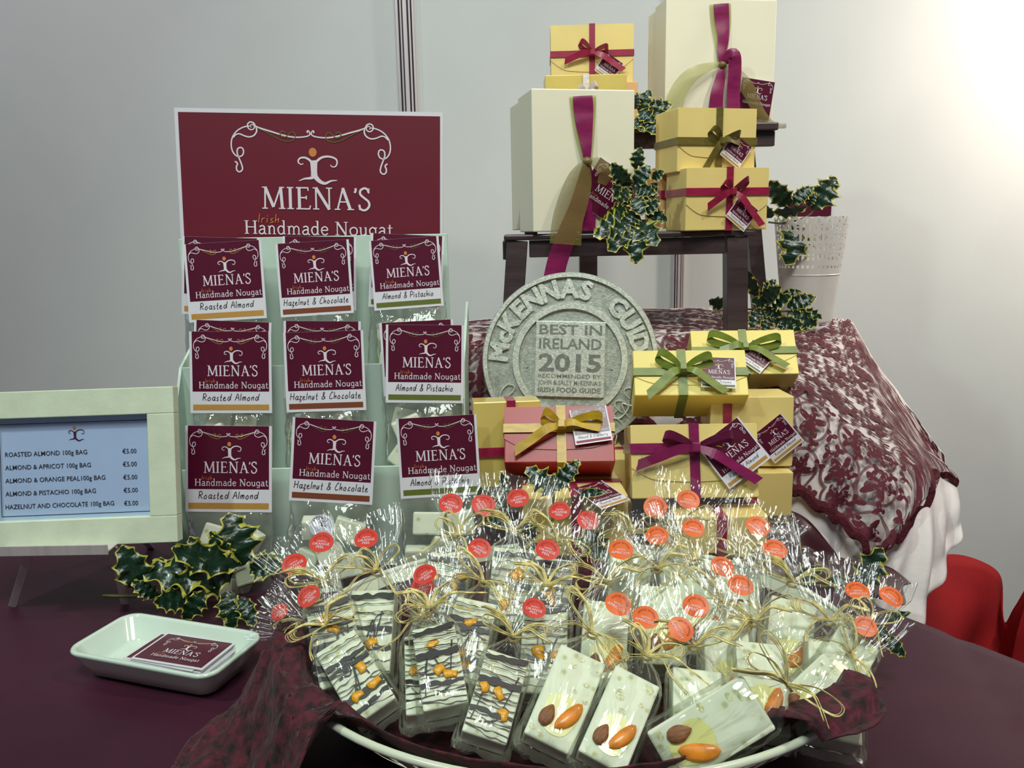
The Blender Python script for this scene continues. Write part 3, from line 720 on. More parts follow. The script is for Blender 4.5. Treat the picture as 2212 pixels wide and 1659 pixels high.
LF = [leaf_mesh(1, .66, 4), leaf_mesh(2, .62, 5), leaf_mesh(3, .70, 4), leaf_mesh(4, .64, 4)]
def leaf(parent, base, tip, d, dt=0.0, wide=1.0, roll=0, k=0, down=False):
    a = P(base[0], base[1], d); b = P(tip[0], tip[1], d+dt); X = (b-a); L = X.length; X.normalize()
    view = (CAM-a).normalized(); Z = (view-X*view.dot(X)).normalized(); Z = Matrix.Rotation(R(roll), 3, X) @ Z; Y = Z.cross(X)
    m = Matrix((X, Y, Z)).transposed().to_4x4() @ Matrix.Diagonal((L, L*wide, L, 1)); m.translation = a
    o = link('leaf', LF[k % 4]); o.parent = parent; o.matrix_local = parent.matrix_world.inverted() @ m
    return o
def holly(label, org, d, leaves, stems, group='variegated holly sprigs'):
    mw = Matrix.Translation(P(org[0], org[1], d)); g = thing('holly_sprig', label, 'holly', mw, group); inv = mw.inverted()
    for i, L in enumerate(leaves):
        base, tip = L[0], L[1]; kw = L[2] if len(L) > 2 else {}
        leaf(g, base, tip, d+kw.get('o', 0)-.002*(i % 4), dt=kw.get('dt', -.012), wide=kw.get('w', 1.0), roll=kw.get('r', ((i*37) % 36)-18), k=i)
    for st in stems:
        mb = MB(); mb.tube(crv([inv @ P(x, y, d+.004) for x, y in st], 4), .0016, 6); mb.obj('stem', M['stem'], g, smooth=True)
    return g
# ------------------------------------------------------------------ ribbons laid out in space, parented to their box
def PL(px, py, box, off):
    """the photograph's point on the plane lying off metres before the front of a box"""
    inv = box.matrix_world.inverted(); o = inv @ CAM; d = (inv.to_3x3() @ ray(px, py)); t = (-off-o.y)/d.y
    return o+d*t
def pstrip(name, pts, mt, parent, n=6, cut=0):
    """pts: (px, py, height above the box front, width in px)"""
    q = crv(pts, n); vs = []; fs = []; L = len(q); c = [PL(x, y, parent, o_) for x, y, o_, w in q]; ws = [w*.00062*1.02 for *_, w in q]
    for i in range(L):
        t = (c[min(i+1, L-1)]-c[max(i-1, 0)]); t.y = 0; t.normalize(); s = V((-t.z, 0, t.x))*ws[i]/2
        if s.x < 0 or (abs(s.x) < 1e-4 and s.z < 0): pass
        vs += [c[i]-s+V((0, .0008, 0)), c[i]+V((0, -.0012-.001*sin(i*.7), 0)), c[i]+s+V((0, .0008, 0))]
    for i in range(L-1):
        k = 3*i; fs += [(k, k+1, k+4, k+3), (k+1, k+2, k+5, k+4)]
    mb = MB(); mb.add(vs, fs); return mb.obj(name, mt, parent, smooth=True)
# ================================================================== THE SETTING
TZ = .75
WY = 1.86
fl = MB().box(-3, 3, -2.5, 2.6, -.05, 0).obj('floor', M['floor']); tag(fl, kind='structure')
def seam(px, py): return PY(px, py, WY).x
xs = [-2.1, seam(886, 300), seam(1463, 600), 2.3]
wl = bpy.data.objects.new('wall_back', None); COL.objects.link(wl); tag(wl, kind='structure')
for a, b in zip(xs[:-1], xs[1:]):
    MB().box(a+.012, b-.012, WY, WY+.006, .05, 2.5).obj('panel', M['wall'], wl, bevel=.001)
def post(name, x, w):
    p = bpy.data.objects.new(name, None); COL.objects.link(p); tag(p, kind='structure')
    MB().lathe([(w*.5, 0), (w*.5, 2.5)], 8, c=(x, WY+.004, 0)).obj('core', M['alu_dark'], p)
    for k, (o, ww, yy) in enumerate(((-.42, .16, .0), (-.20, .10, -.012), (.02, .22, -.018), (.26, .10, -.012), (.45, .14, .0))):
        MB().box(x+w*o-w*ww/2, x+w*o+w*ww/2, WY-.012+yy*.3, WY+.004, 0, 2.5).obj('rib', M['alu'], p, bevel=.001)
post('trim_1', xs[1], .040); post('trim_2', xs[2], .026)
# table under its satin cloth
tb = thing('display_table', 'table hidden under the purple satin cloth', 'table', Matrix.Identity(4))
e1 = PZ(1985, 1345, TZ); e2 = PZ(2212, 1432, TZ); ed = (e2-e1).normalized()
c_br = e1 - ed*.06; c_fr = e2+ed*.5
poly = [(-1.2, .05), (c_fr.x-.1, .05), (c_fr.x, c_fr.y), (c_br.x, c_br.y), (PZ(1850, 1294, TZ).x, 1.035), (-1.2, 1.035)]
def inset(pl, k):
    cx = sum(p[0] for p in pl)/len(pl); cy = sum(p[1] for p in pl)/len(pl)
    return [(cx+(x-cx)*k, cy+(y-cy)*k) for x, y in pl]
pi = inset(poly, .985); n = len(pi)
MB().add([(x, y, TZ-.03) for x, y in pi]+[(x, y, TZ-.004) for x, y in pi], [tuple(range(n))[::-1], tuple(range(n, 2*n))]+[(i, (i+1)%n, n+(i+1)%n, n+i) for i in range(n)]).obj('table_top', M['wood'], tb)
for x, y in ((-1.0, .25), (.30, .25), (-1.0, .95), (.3, .95)): MB().box(x-.02, x+.02, y-.02, y+.02, 0, TZ-.03).obj('leg', M['alu'], tb)
# satin cloth: top with soft wrinkles and hanging skirt
mb = MB(); nx, ny = 110, 80; rows = []
def inside_x(y):
    """right edge of the table at depth y"""
    pts = [(poly[1][0], poly[1][1]), (poly[2][0], poly[2][1]), (poly[3][0], poly[3][1]), (poly[4][0], poly[4][1])]
    for (xa, ya), (xb, yb) in zip(pts[:-1], pts[1:]):
        if (ya-y)*(yb-y) <= 0 and ya != yb: return xa+(xb-xa)*(y-ya)/(yb-ya)
    return pts[-1][0]
for j in range(ny+1):
    y = .05+(1.035-.05)*j/ny; xe = inside_x(y); row = []
    for i in range(nx+1):
        x = -1.2+(xe+1.2)*i/nx; q = V((x*3, y*3, 0))
        w = .0018*noise.noise(q)+.0010*noise.noise(q*4)
        fold = .0022*math.exp(-((x-.372-(y-.55)*.22)/.006)**2) + .0014*math.exp(-((y-.62-(x+.3)*.1)/.01)**2)*(x < -.2)
        row.append((x, y, TZ+w-fold*.9))
    rows.append(row)
for row in rows:       # skirt at the right
    x, y, z = row[-1]
    for k in range(1, 9): row.append((x+.006*min(k, 2)+.012*sin(y*24+k*.2)*k/8, y, z-.003*k-(.04*k if k > 1 else 0)))
rows.insert(0, [(x, y-.012, max(.3, z-.35)) for x, y, z in rows[0]]); rows.append([(x, y+.012, max(.3, z-.45)) for x, y, z in rows[-1]])
mb.grid(rows); tc = mb.obj('tablecloth', M['satin'], smooth=True)
tag(tc, 'dark purple satin cloth spread over the whole display table', 'tablecloth')

# ------------------------------------------------------------------ riser, white cloth, lace, red cloth
rz = PZ(1700, 690, 0).z; RZ = CAM.z-.160
pp = [P(1012, 716, 1.075), P(1560, 745, 1.075), P(1795, 704, 1.42), P(1012, 694, 1.37)]; pp = [(p.x, p.y) for p in pp]
rs = thing('riser_box', 'tall white display plinth hidden under the lace and white cloth', 'plinth', Matrix.Translation((0, 0, 0)))
MB().add([(x, y, 0) for x, y in pp]+[(x, y, RZ-.012) for x, y in pp], [(3,2,1,0), (4,5,6,7)]+[(k, (k+1)%4, 4+(k+1)%4, 4+k) for k in range(4)]).obj('riser_body', M['card'], rs)
st = [ # rear, ridge, hem of the lace; lower hem of the white cloth  (px, py, distance)
 ((1008,694,1.38),(1003,716,1.05),(1003,905,1.03),(1003,960,1.03)),
 ((1200,674,1.43),(1200,730,1.05),(1200,930,1.02),(1200,1000,1.02)),
 ((1430,665,1.43),(1430,728,1.05),(1430,940,1.02),(1430,1010,1.02)),
 ((1575,668,1.43),(1590,762,1.04),(1600,1000,1.0),(1600,1080,1.0)),
 ((1700,682,1.44),(1728,835,1.00),(1712,1068,.96),(1690,1125,.96)),
 ((1790,688,1.45),(1850,925,.99),(1800,1122,.95),(1790,1215,.95)),
 ((1822,690,1.45),(1920,985,.98),(1862,1180,.94),(1868,1290,.95)),
 ((1840,694,1.45),(1965,1012,.98),(1887,1268,.93),(1905,1318,.94)),
 ((1866,740,1.40),(1990,1005,.985),(1925,1170,.95),(1978,1346,.94)),
 ((1905,800,1.32),(2010,1000,1.0),(1985,1108,.97),(2030,1270,.96)),
 ((1990,915,1.14),(2030,995,1.02),(2032,1035,1.0),(2064,1180,.98)),
 ((2040,985,1.05),(2052,1012,1.04),(2066,1052,1.03),(2066,1090,1.02)),
]
cols = crv([sum(s_, ()) for s_ in st], 10)
def cloth_grid(low, off, wr, seed, rows_a=26, rows_b=26):
    rows = []
    for i in range(rows_a+rows_b+1):
        row = []
        for j, c in enumerate(cols):
            A, B_, Cc = P(*c[0:3]), P(*c[3:6]), P(*(c[9:12] if low else c[6:9]))
            if i <= rows_a:
                t = i/rows_a; p = A.lerp(B_, t); sag = -.012*sin(PI*t)*max(0, min(1, (j-45)/20))
            else:
                t = (i-rows_a)/rows_b; p = B_.lerp(Cc, t); sag = 0
                p = p + V((0, -1, 0))*(.016*sin(PI*min(1, t*1.2))*1.0 + wr*t*(sin(j*.55+seed)*.8+.6*sin(j*.23+2*seed)))
                if not low: p = p + V((0, 0, 1))*(.008*t**3*abs(sin(j*.62)))
            k = max(0, 1-abs(i-rows_a)/4.0)
            p = p + V((0, 0, 1))*sag - V((0, -1, 0))*.006*k + noise.noise_vector(p*14)*.003
            p = p + (p-CAM).normalized()*off
            row.append(p)
        rows.append(row)
    return rows
rw_ = cloth_grid(True, .012, .012, 1.3)
tag(MB().grid(rw_).obj('white_cloth', M['white_cloth'], smooth=True, solid=.001), 'white cotton cloth hanging below the maroon lace at right', 'cloth')
rl = cloth_grid(False, 0, .010, .4)
uvs = []
acc_col = [0]
for j in range(1, len(cols)): acc_col.append(acc_col[-1]+(rl[26][j]-rl[26][j-1]).length)
for i, row in enumerate(rl):
    for j, p in enumerate(row):
        u = acc_col[j]
        L = sum((rl[q][j]-rl[q-1][j]).length for q in range(1, i+1)); uvs.append((u, L))
L_ = MB().grid(rl); nrow, ncol = len(rl), len(cols)
L_.mi = [1 if (k // (ncol-1) >= nrow-3 or (k % (ncol-1) >= ncol-3)) else 0 for k in range(len(L_.f))]
lc = L_.obj('lace_cloth', [M['lace'], M['lace_dense']], smooth=True, uvs=uvs)
tag(lc, 'maroon floral lace cloth draped over the raised back corner', 'lace cloth')
# scalloped border of the lace
mb = MB(); hem = rl[-1]
for j in range(0, len(hem)-1):
    a, b = hem[j], hem[j+1]; n_ = 3
    for k in range(n_):
        p = a.lerp(b, (k+.5)/n_)+V((0, -.001, -.001)); r = .0045
        mb.add([(p.x+r*cos(t), p.y, p.z+r*sin(t)) for t in [2*PI*q/8 for q in range(8)]], [tuple(range(8))])
bd = mb.obj('scallop_border', M['lace_dense'], lc, solid=.0006); tag(bd, kind='stuff')
# satin drape that sweeps down from the riser to the table
top = [(1600,1110,.93),(1680,1108,.93),(1735,1125,.925),(1790,1185,.92),(1850,1258,.91),(1905,1335,.90),(1950,1395,.86)]
bot = [(1560,1300,.86),(1640,1310,.85),(1720,1330,.845),(1770,1350,.84),(1810,1370,.83),(1850,1385,.82),(1890,1405,.81)]
ct, cb = crv(top, 8), crv(bot, 8); rows = []
for i in range(25):
    t = i/24; row = []
    for j in range(len(ct)):
        a, b = P(*ct[j]), P(*cb[j]); b.z = max(b.z, TZ+.004)
        p = a.lerp(b, t); p.y -= .010*sin(t*PI*3+j*.05)*(1-.3*t)+.02*sin(PI*t); p.z = max(p.z+.006*sin(t*PI*3.4+1+j*.06), TZ+.003)
        row.append(p)
    rows.append(row)
tag(MB().grid(rows).obj('satin_drape', M['satin_dark'], smooth=True, solid=.001), 'dark plum satin cloth swept down from the riser behind the dish', 'cloth')
# red cloth falling behind the table's right edge
top = [(1930,1250,1.18),(2010,1215,1.2),(2068,1202,1.22),(2112,1208,1.24),(2145,1228,1.26),(2163,1268,1.26),(2174,1320,1.24),(2181,1352,1.22),(2190,1310,1.2),(2206,1262,1.18),(2240,1225,1.16),(2300,1200,1.15)]
ct = crv(top, 6); rows = []
for i in range(20):
    t = i/19; row = []
    for j, q in enumerate(ct):
        a = P(*q); b = P(q[0]-30+40*sin(j*.1), 1640, q[2]*.98); p = a.lerp(b, t); p.y += .02*sin(j*.45+t*2)*t-.06*sin(PI*min(1, t*2)/2)*.3+.012*sin(t*9+j*.2); row.append(p)
    rows.append(row)
tag(MB().grid(rows).obj('red_cloth', M['red'], smooth=True, solid=.001), 'bright red cloth hanging behind the right end of the table', 'cloth')
# ------------------------------------------------------------------ stepped display stand with the big sign
lx, rx = P(381, 238, 1.03).x, P(968, 600, 1.03).x
sy = 1.045
sd = thing('display_stand', 'white stepped card display stand holding the bagged nougat', 'display stand', Matrix.Translation(((lx+rx)/2, sy, TZ)))
W2 = (rx-lx)/2
zt = PY(668, 545, sy).z-TZ
MB().box(-W2, W2, 0, .005, 0, zt+.02).obj('back_panel', M['stand'], sd, bevel=.0006)
y1, z1 = -.085, PY(600, 790, .93).z-TZ
y2, z2 = -.15, PY(600, 1012, .865).z-TZ
y1 = .93-sy; y2 = .865-sy
a2 = P(388, 1100, .89).x-(lx+rx)/2; b2 = P(870, 1100, .89).x-(lx+rx)/2
a1 = P(391, 860, .945).x-(lx+rx)/2; b1 = P(1006, 860, .945).x-(lx+rx)/2
b2 = b1
MB().box(a1, b1, y1, y1+.003, 0, z1).obj('tier_front', M['stand'], sd, bevel=.0006)
MB().box(a2, b2, y2, y2+.003, 0, z2).obj('tier_front', M['stand'], sd, bevel=.0006)
MB().box(a1, b1, y1+.003, 0, z1-.10, z1-.097).obj('tier_shelf', M['stand'], sd)
MB().box(a2, b2, y2+.003, y1, z2-.09, z2-.087).obj('tier_shelf', M['stand'], sd)
for x in (min(a1, a2), max(b1, b2)-.003):
    MB().add([(x, y2, 0), (x, y2, z2), (x, y2+.012, z2+.01), (x, y1, z1), (x, .0, z1+.06), (x, 0, 0), (x+.003, y2, 0), (x+.003, y2, z2), (x+.003, y2+.012, z2+.01), (x+.003, y1, z1), (x+.003, 0, z1+.06), (x+.003, 0, 0)],
             [(0,1,2,3,4,5), (11,10,9,8,7,6), (0,6,7,1), (1,7,8,2), (2,8,9,3), (3,9,10,4), (4,10,11,5), (5,11,6,0)]).obj('side_panel', M['stand'], sd)
# sign
sw = (P(957, 240, 1.02)-P(378, 235, 1.02)).length; u = sw/1835
mw = frame_m(P(667.5, 238, 1.02), 0, R(1), R(.9)+ROLL)
sg = thing('sign_board', 'large maroon sign with white border above the bagged nougat', 'sign', mw)
MB().box(-sw/2, sw/2, -.002, .002, -1060*u, 0).obj('board', M['card'], sg)
MB().add([(-892*u, -.0024, -945*u), (898*u, -.0024, -945*u), (898*u, -.0024, -28*u), (-892*u, -.0024, -28*u)], [(0,1,2,3)]).obj('printed_panel', M['signred'], sg)
l = MB(); logo(l, 10*u, -82*u, 1100*u, acc_mi=2); l.v = [(x, y-.0030, -82*u+(z+82*u)*.945) for x, y, z in l.v]; l.obj('lettering', [M['ink_white'], M['ink_orange'], M['ink_olive']], sg)

# header-card bags
HB = [
 ('roasted almond bag behind the leftmost bag of the top row', 'roasted', 480, 514, 1.002, 166, 1.5, 8, 3),
 ('hazelnut and chocolate bag behind the middle bag of the top row', 'hazel', 692, 512, 1.002, 158, .5, 8, 3),
 ('almond and pistachio bag behind the right bag of the top row, leaning right', 'pist', 882, 508, 1.002, 158, 2.6, 8, 3),
 ('roasted almond bag in front at the left of the top row', 'roasted', 483, 524, .982, 168, -3.4, 8, 5),
 ('hazelnut and chocolate bag in front at the middle of the top row', 'hazel', 676, 523, .982, 158, -3.6, 8, 5),
 ('almond and pistachio bag in front at the right of the top row', 'pist', 873, 516, .982, 150, -4.2, 8, 5),
 ('roasted almond bag behind the leftmost bag of the middle row', 'roasted', 506, 694, .930, 166, 2.2, 8, 3),
 ('hazelnut and chocolate bag behind the middle bag of the middle row', 'hazel', 698, 694, .930, 166, .4, 8, 3),
 ('almond and pistachio bag behind the right bag of the middle row, tilted left', 'pist', 900, 694, .930, 158, -3.0, 8, 3),
 ('roasted almond bag in front at the left of the middle row', 'roasted', 500, 716, .912, 176, .0, 8, 5),
 ('hazelnut and chocolate bag in front at the middle of the middle row', 'hazel', 700, 716, .912, 172, -1.8, 8, 5),
 ('almond and pistachio bag in front at the right of the middle row', 'pist', 919, 702, .912, 168, .6, 8, 5),
 ('roasted almond bag at the left of the bottom row beside the price frame', 'roasted', 497, 919, .850, 186, .5, 9, 6),
 ('hazelnut and chocolate bag at the middle of the bottom row with round seal', 'hazel', 725, 905, .850, 180, 3.2, 9, 6),
 ('almond and pistachio bag at the right of the bottom row', 'pist', 943, 899, .850, 173, -3.4, 9, 4),
]
for i, h in enumerate(HB): hbag(*h[:9], seal=(i == 13), i=i)

# ------------------------------------------------------------------ price frame on its little easel
fw_ = 446*.80/F; fh = 334*.80/F
mw = frame_m(P(161, 1009, .80), R(2), R(11), R(-1.6)+ROLL)
pf = thing('picture_frame', 'cream wooden frame with printed price list standing on easel', 'picture frame', mw)
bw = .0262
for nm, (x0, x1, z0, z1) in (('rail', (-fw_/2, fw_/2, fh/2-bw, fh/2)), ('rail', (-fw_/2, fw_/2, -fh/2, -fh/2+bw)), ('rail', (-fw_/2, -fw_/2+bw, -fh/2+bw, fh/2-bw)), ('rail', (fw_/2-bw, fw_/2, -fh/2+bw, fh/2-bw))):
    MB().box(x0, x1, -.010, .004, z0, z1).obj(nm, M['frame'], pf, bevel=.0008)
ix, iz = fw_/2-bw, fh/2-bw
MB().box(-ix, ix, .001, .003, -iz, iz).obj('price_list', M['paper_blue'], pf)
pl = pf.children[-1]
b = MB()
for x0, x1, z0, z1 in ((-ix+.0035, ix-.0035, iz-.0062, iz-.0056), (-ix+.0035, ix-.0035, -iz+.0035, -iz+.0041), (ix-.0041, ix-.0035, -iz+.0035, iz-.0056), (-ix+.0035, -ix+.0041, -iz+.0035, iz-.0056)):
    b.add([(x0, .0006, z0), (x1, .0006, z0), (x1, .0006, z1), (x0, .0006, z1)], [(0,1,2,3)])
b.obj('printed_border', M['ink_dark'], pl)
l = MB(); logo(l, .0, iz-.0115, .062, orn=False, words=False, fig_mi=0); l.v = [(x, y+.0006, z+.0115) for x, y, z in l.v]; l.obj('logo', [M['ink_purple'], M['ink_orange'], M['ink_dark']], pl)
pxu = .80/F
l = MB()
for k, (s_, x1) in enumerate((('ROASTED ALMOND 100g BAG', 188), ('ALMOND & APRICOT 100g BAG', 195), ('ALMOND & ORANGE PEAL100g BAG', 225), ('ALMOND & PISTACHIO 100g BAG', 204), ('HAZELNUT AND CHOCOLATE 100g BAG', 242))):
    z = (1009-982-28.2*k)*pxu; x0 = (14-161-k*.6)*pxu
    fit_text(l, s_, x0, (x1-161)*pxu, z, .0047, y=.0006, off=.006)
    fit_text(l, '€5.00', (263-161)*pxu, (293-161)*pxu, z-.0008, .0048, y=.0006, off=.006)
l.obj('lettering', M['ink_dark'], pl)
MB().box(-ix, ix, -.0035, -.0030, -iz, iz).obj('glass_pane', M['glass'], pf)
MB().box(-fw_/2+.004, fw_/2-.004, .004, .008, -fh/2+.004, fh/2-.004).obj('backing_board', M['wood'], pf)
a = P(15, 1180, .79); b_ = P(253, 1176, .79)
es = thing('table_easel', 'small brushed aluminium easel under the price frame', 'easel', Matrix.Translation((a+b_)/2)); inv = es.matrix_world.inverted()
q = [inv @ a, inv @ b_]
MB().obar(q[0]+V((0,-.006,0)), q[1]+V((0,-.006,0)), .024, .0015, (0, 1, 0)).obar(q[0]+V((0,-.018,.002)), q[1]+V((0,-.018,.002)), .010, .0015, (0, 0, 1)).obj('ledge', M['alu'], es, bevel=.0004)
for tp, ft in (((62, 1186), (27, 1310)), ((240, 1184), (270, 1304))):
    f_ = PZ(ft[0], ft[1], TZ+.001); t2 = P(tp[0], tp[1], .785); t3 = t2+(t2-f_)*.9; 
    MB().obar(inv @ f_, inv @ (t2+V((0, .004, 0))), .0080, .0022, (1, 0, 0)).obj('front_leg', M['alu'], es, bevel=.0004)
tp = (a+b_)/2+V((0, .05, .06)); ft = V((tp.x, .93, TZ+.001))
MB().obar(inv @ tp, inv @ ft, .008, .002, (1, 0, 0)).obar(inv @ ((a+b_)/2+V((0,.004,0))), inv @ tp, .012, .002, (1,0,0)).obj('rear_leg', M['alu'], es)

# ------------------------------------------------------------------ china dish with business cards
rz_ = TZ+.026
c4 = [PZ(148, 1412, rz_), PZ(478, 1478, rz_), PZ(553, 1368, rz_), PZ(268, 1326, rz_)]
cen = sum(c4, V())/4; vx_ = ((c4[1]-c4[0])+(c4[2]-c4[3]))/2; vy_ = ((c4[3]-c4[0])+(c4[2]-c4[1]))/2
yaw = math.atan2(vx_.y, vx_.x); hw, hd = vx_.length/2*1.0, abs(vy_.length)/2
dm = Matrix.Translation((cen.x, cen.y, TZ+.0025)) @ Matrix.Rotation(yaw, 4, 'Z')
ds = thing('china_dish', 'rectangular white china dish holding business cards at left', 'dish', dm)
def rrect(hx, hy, r, z, n=8):
    return [(sx*(hx-r)+r*cos(a), sy_*(hy-r)+r*sin(a), z) for sx, sy_, a0 in ((1,1,0), (-1,1,PI/2), (-1,-1,PI), (1,-1,1.5*PI)) for a in [a0+PI/2*k/n for k in range(n+1)]]
rings = [rrect(hw-.014, hd-.014, .010, 0), rrect(hw-.012, hd-.012, .012, .001), rrect(hw-.006, hd-.006, .014, .012), rrect(hw-.001, hd-.001, .015, .0225), rrect(hw, hd, .015, .0245), rrect(hw-.0008, hd-.0008, .015, .0262), rrect(hw-.003, hd-.003, .014, .0262), rrect(hw-.0045, hd-.0045, .013, .0245), rrect(hw-.012, hd-.012, .012, .008), rrect(hw-.016, hd-.016, .010, .0045)]
mb = MB(); nn = len(rings[0])
for r in rings: mb.v += r
for i in range(len(rings)-1):
    for k in range(nn): mb.f.append((i*nn+k, i*nn+(k+1)%nn, (i+1)*nn+(k+1)%nn, (i+1)*nn+k)); mb.mi.append(0)
mb.f += [tuple(range(nn))[::-1], tuple((len(rings)-1)*nn+k for k in range(nn))]; mb.mi += [0, 0]
mb.obj('dish_body', M['china'], ds, smooth=True)
q4 = [PZ(283, 1418, TZ+.02), PZ(437, 1443, TZ+.02), PZ(512, 1386, TZ+.02), PZ(358, 1362, TZ+.02)]
cc = sum(q4, V())/4; cyaw = math.atan2((q4[1]-q4[0]).y, (q4[1]-q4[0]).x); cw = (q4[1]-q4[0]).length; ch = cw*.64
for k in range(7):
    z = TZ+.0085+.0016*k; off = (0, 0) if k == 6 else ((-.008, .002) if k == 5 else (rnd.uniform(-.003, .002), rnd.uniform(-.0025, .0015)))
    mwc = Matrix.Translation((cc.x+off[0], cc.y+off[1], z)) @ Matrix.Rotation(cyaw+rnd.uniform(-.03, .03)*(k < 6), 4, 'Z') @ Matrix.Rotation(-PI/2, 4, 'X')
    lb = ('maroon business card on top of the stack in the white dish' if k == 6 else 'business card second from top, its maroon edge showing at left' if k == 5 else 'business card lying lower in the stack in the white dish')
    bc = thing('business_card', lb, 'business card', mwc, 'business cards in the dish')
    MB().box(-cw/2, cw/2, -.0004, .0004, -ch/2, ch/2).obj('card_stock', M['card'], bc)
    if k >= 5:
        MB().add([(-cw/2+.002, -.0006, -ch/2+.002), (cw/2-.002, -.0006, -ch/2+.002), (cw/2-.002, -.0006, ch/2-.002), (-cw/2+.002, -.0006, ch/2-.002)], [(0,1,2,3)]).obj('printed_panel', M['maroon'], bc)
        l = MB(); logo(l, 0, ch/2-.006, cw*.62, acc_mi=1); l.v = [(x*1.15, y-.0008, z*1.0) for x, y, z in l.v]; l.obj('lettering', [M['ink_white'], M['ink_orange'], M['bar_tan']], bc)

# ------------------------------------------------------------------ cast medal
mr = .189*.985/F*1000
mw = frame_m(P(1231, 778, .985), R(-3), R(9), R(1)+ROLL)
md = thing('cast_medal', 'large round pewter award medal with raised lettering', 'medal', mw)
RR = mr
MB().lathe([(0, .012), (RR*.995, .012), (RR, .010), (RR, -.004), (RR*.99, -.0055), (RR*.945, -.0055), (RR*.935, -.002), (RR*.665, -.002), (RR*.655, -.0045), (RR*.585, -.0045), (RR*.575, -.002), (.0001, -.002)], 96, axis='Y').obj('disc', M['pewter'], md, smooth=False)
for a, b2_ in ((.945, .99), (.585, .655)):
    MB().lathe([(RR*a, -.0046), (RR*a, -.0059), (RR*b2_, -.0059), (RR*b2_, -.0046)], 96, axis='Y').obj('raised_ring', M['pewter_hi'], md)
l = MB(); arc_text(l, 'McKENNAS', RR*.715, -92, 17, RR*.285, y=-.0045, ext=.014, off=.048)
l.obj('raised_lettering', M['pewter_hi'], md)
l = MB(); arc_text(l, 'GUIDES', RR*.715, 33, 103, RR*.285, y=-.0045, ext=.014, off=.048)
l.obj('raised_lettering', M['pewter_hi'], md)
hx = RR*.395; hz = RR*.395
MB().box(-hx, hx, -.0060, -.001, -RR*.42, RR*.44).obj('plaque', M['pewter_hi'], md, bevel=.0008)
l = MB()
for s_, z, cap in (('BEST IN', .29, .115), ('IRELAND', .125, .125), ('2015', -.125, .20)): fit_text(l, s_, -hx*.90, hx*.90, RR*z, RR*cap, y=-.0062, off=.018 if s_ != '2015' else .03)
for s_, z, cap, w_ in (('RECOMMENDED BY', -.205, .045, .90), ("JOHN & SALLY McKENNA'S", -.285, .055, .90), ('IRISH FOOD GUIDE', -.37, .058, .90)): fit_text(l, s_, -hx*w_, hx*w_, RR*z, RR*cap, y=-.0062, off=.01 if 'IRISH' not in s_ else .03)
l.obj('plaque_lettering', M['pewter_dark'], md)
l = MB()   # cast sprigs flanking the lower rim
for s1 in (-1, 1):
    l = MB()
    for k in range(3):
        a = R(118+k*13)*1; bx, bz = s1*RR*.79*sin(a), RR*.79*cos(a)
        l.tube(crv([(bx+s1*.010*sin(t*2.2+k), -.004, bz+.003-.010*t+.006*cos(t*3)) for t in [q/6*3 for q in range(7)]], 4), .0010, 5)
        l.tube(crv([(bx+s1*.008*cos(t*2.4), -.004, bz+.008*sin(t*2.0)) for t in [q/6*2.4 for q in range(7)]], 4), .0008, 5)
    l.obj('cast_sprig', M['pewter_hi'], md)

for s1 in (-1, 1):
    m_ = MB(); m_.lathe([(.0012, 0), (.0012, -.0006), (.0001, -.0008)], 8, axis='Y', c=(s1*RR*.48, -.0022, -.01)); m_.obj('rivet', M['pewter_dark'], md)

# ------------------------------------------------------------------ the dark wooden step stool
sl, sr_ = P(1100, 505, 1.10), P(1655, 500, 1.10)
SH = P(1380, 500, 1.10).z-.0005; U = P(1400, 284, 1.30).z
xl, xr = P(1098, 505, 1.085).x, P(1612, 505, 1.085).x; yf = P(1380, 505, 1.085).y
stl = thing('step_stool', 'dark-stained wooden step stool carrying the gift boxes', 'stool', Matrix.Translation(((xl+xr)/2, yf, RZ))); ox, oy, oz = (xl+xr)/2, yf, RZ
def B(x0, x1, y0, y1, z0, z1): return MB().box(x0-ox, x1-ox, y0-oy, y1-oy, z0-oz, z1-oz)
yb = yf+.125; yr = yf+.30; yu = yf+.155
B(xl-.006, xr+.012, yf-.006, yu+.012, SH-.008, SH-.0006).obj('lower_step', M['wood'], stl, bevel=.002)
B(xl+.028, xr-.028, yf, yf+.016, SH-.031, SH-.0085).obj('front_rail', M['wood'], stl, bevel=.001)
for x in (xl, xr):
    B(x-.008, x+.008, yf+.02, yr, SH-.034, SH-.009).obj('side_rail', M['wood'], stl, bevel=.001)
lw = .0140
for sx, x, dx in ((-1, xl+.012, -.012), (1, xr-.012, .002)):
    MB().obar((x-ox, .01, SH-.009-oz), (x+dx-ox, .0, .002), lw*2, .026, (1, 0, 0)).obj('front_leg', M['wood'], stl, bevel=.0015)
xbl, xbr = P(1270, 560, 1.38).x, .394
B(xbl-.015, xbl+.015, yr-.02, yr, RZ+.001, U-.02).obj('rear_leg', M['wood'], stl, bevel=.0015)
MB().obar((xbr-ox, yr-.01-oy, U-.013-oz), (xbr+.038-ox, yr-.008-oy, .002), .024, .022, (1, 0, 0)).obj('rear_leg', M['wood'], stl, bevel=.0015)
xu = .404; yu = yf+.155
B(xl+.02, xu+.002, yu, yr+.02, U-.012, U-.0006).obj('upper_step', M['wood'], stl, bevel=.002)
B(xl+.03, xu, yu+.01, yu+.024, U-.034, U-.0125).obj('upper_rail', M['wood'], stl, bevel=.001)
for x in (xl+.035,):
    B(x-.010, x+.010, yu+.012, yu+.03, SH-.09 if x > .3 else SH-.001, U-.0125).obj('upright', M['wood'], stl, bevel=.0015)
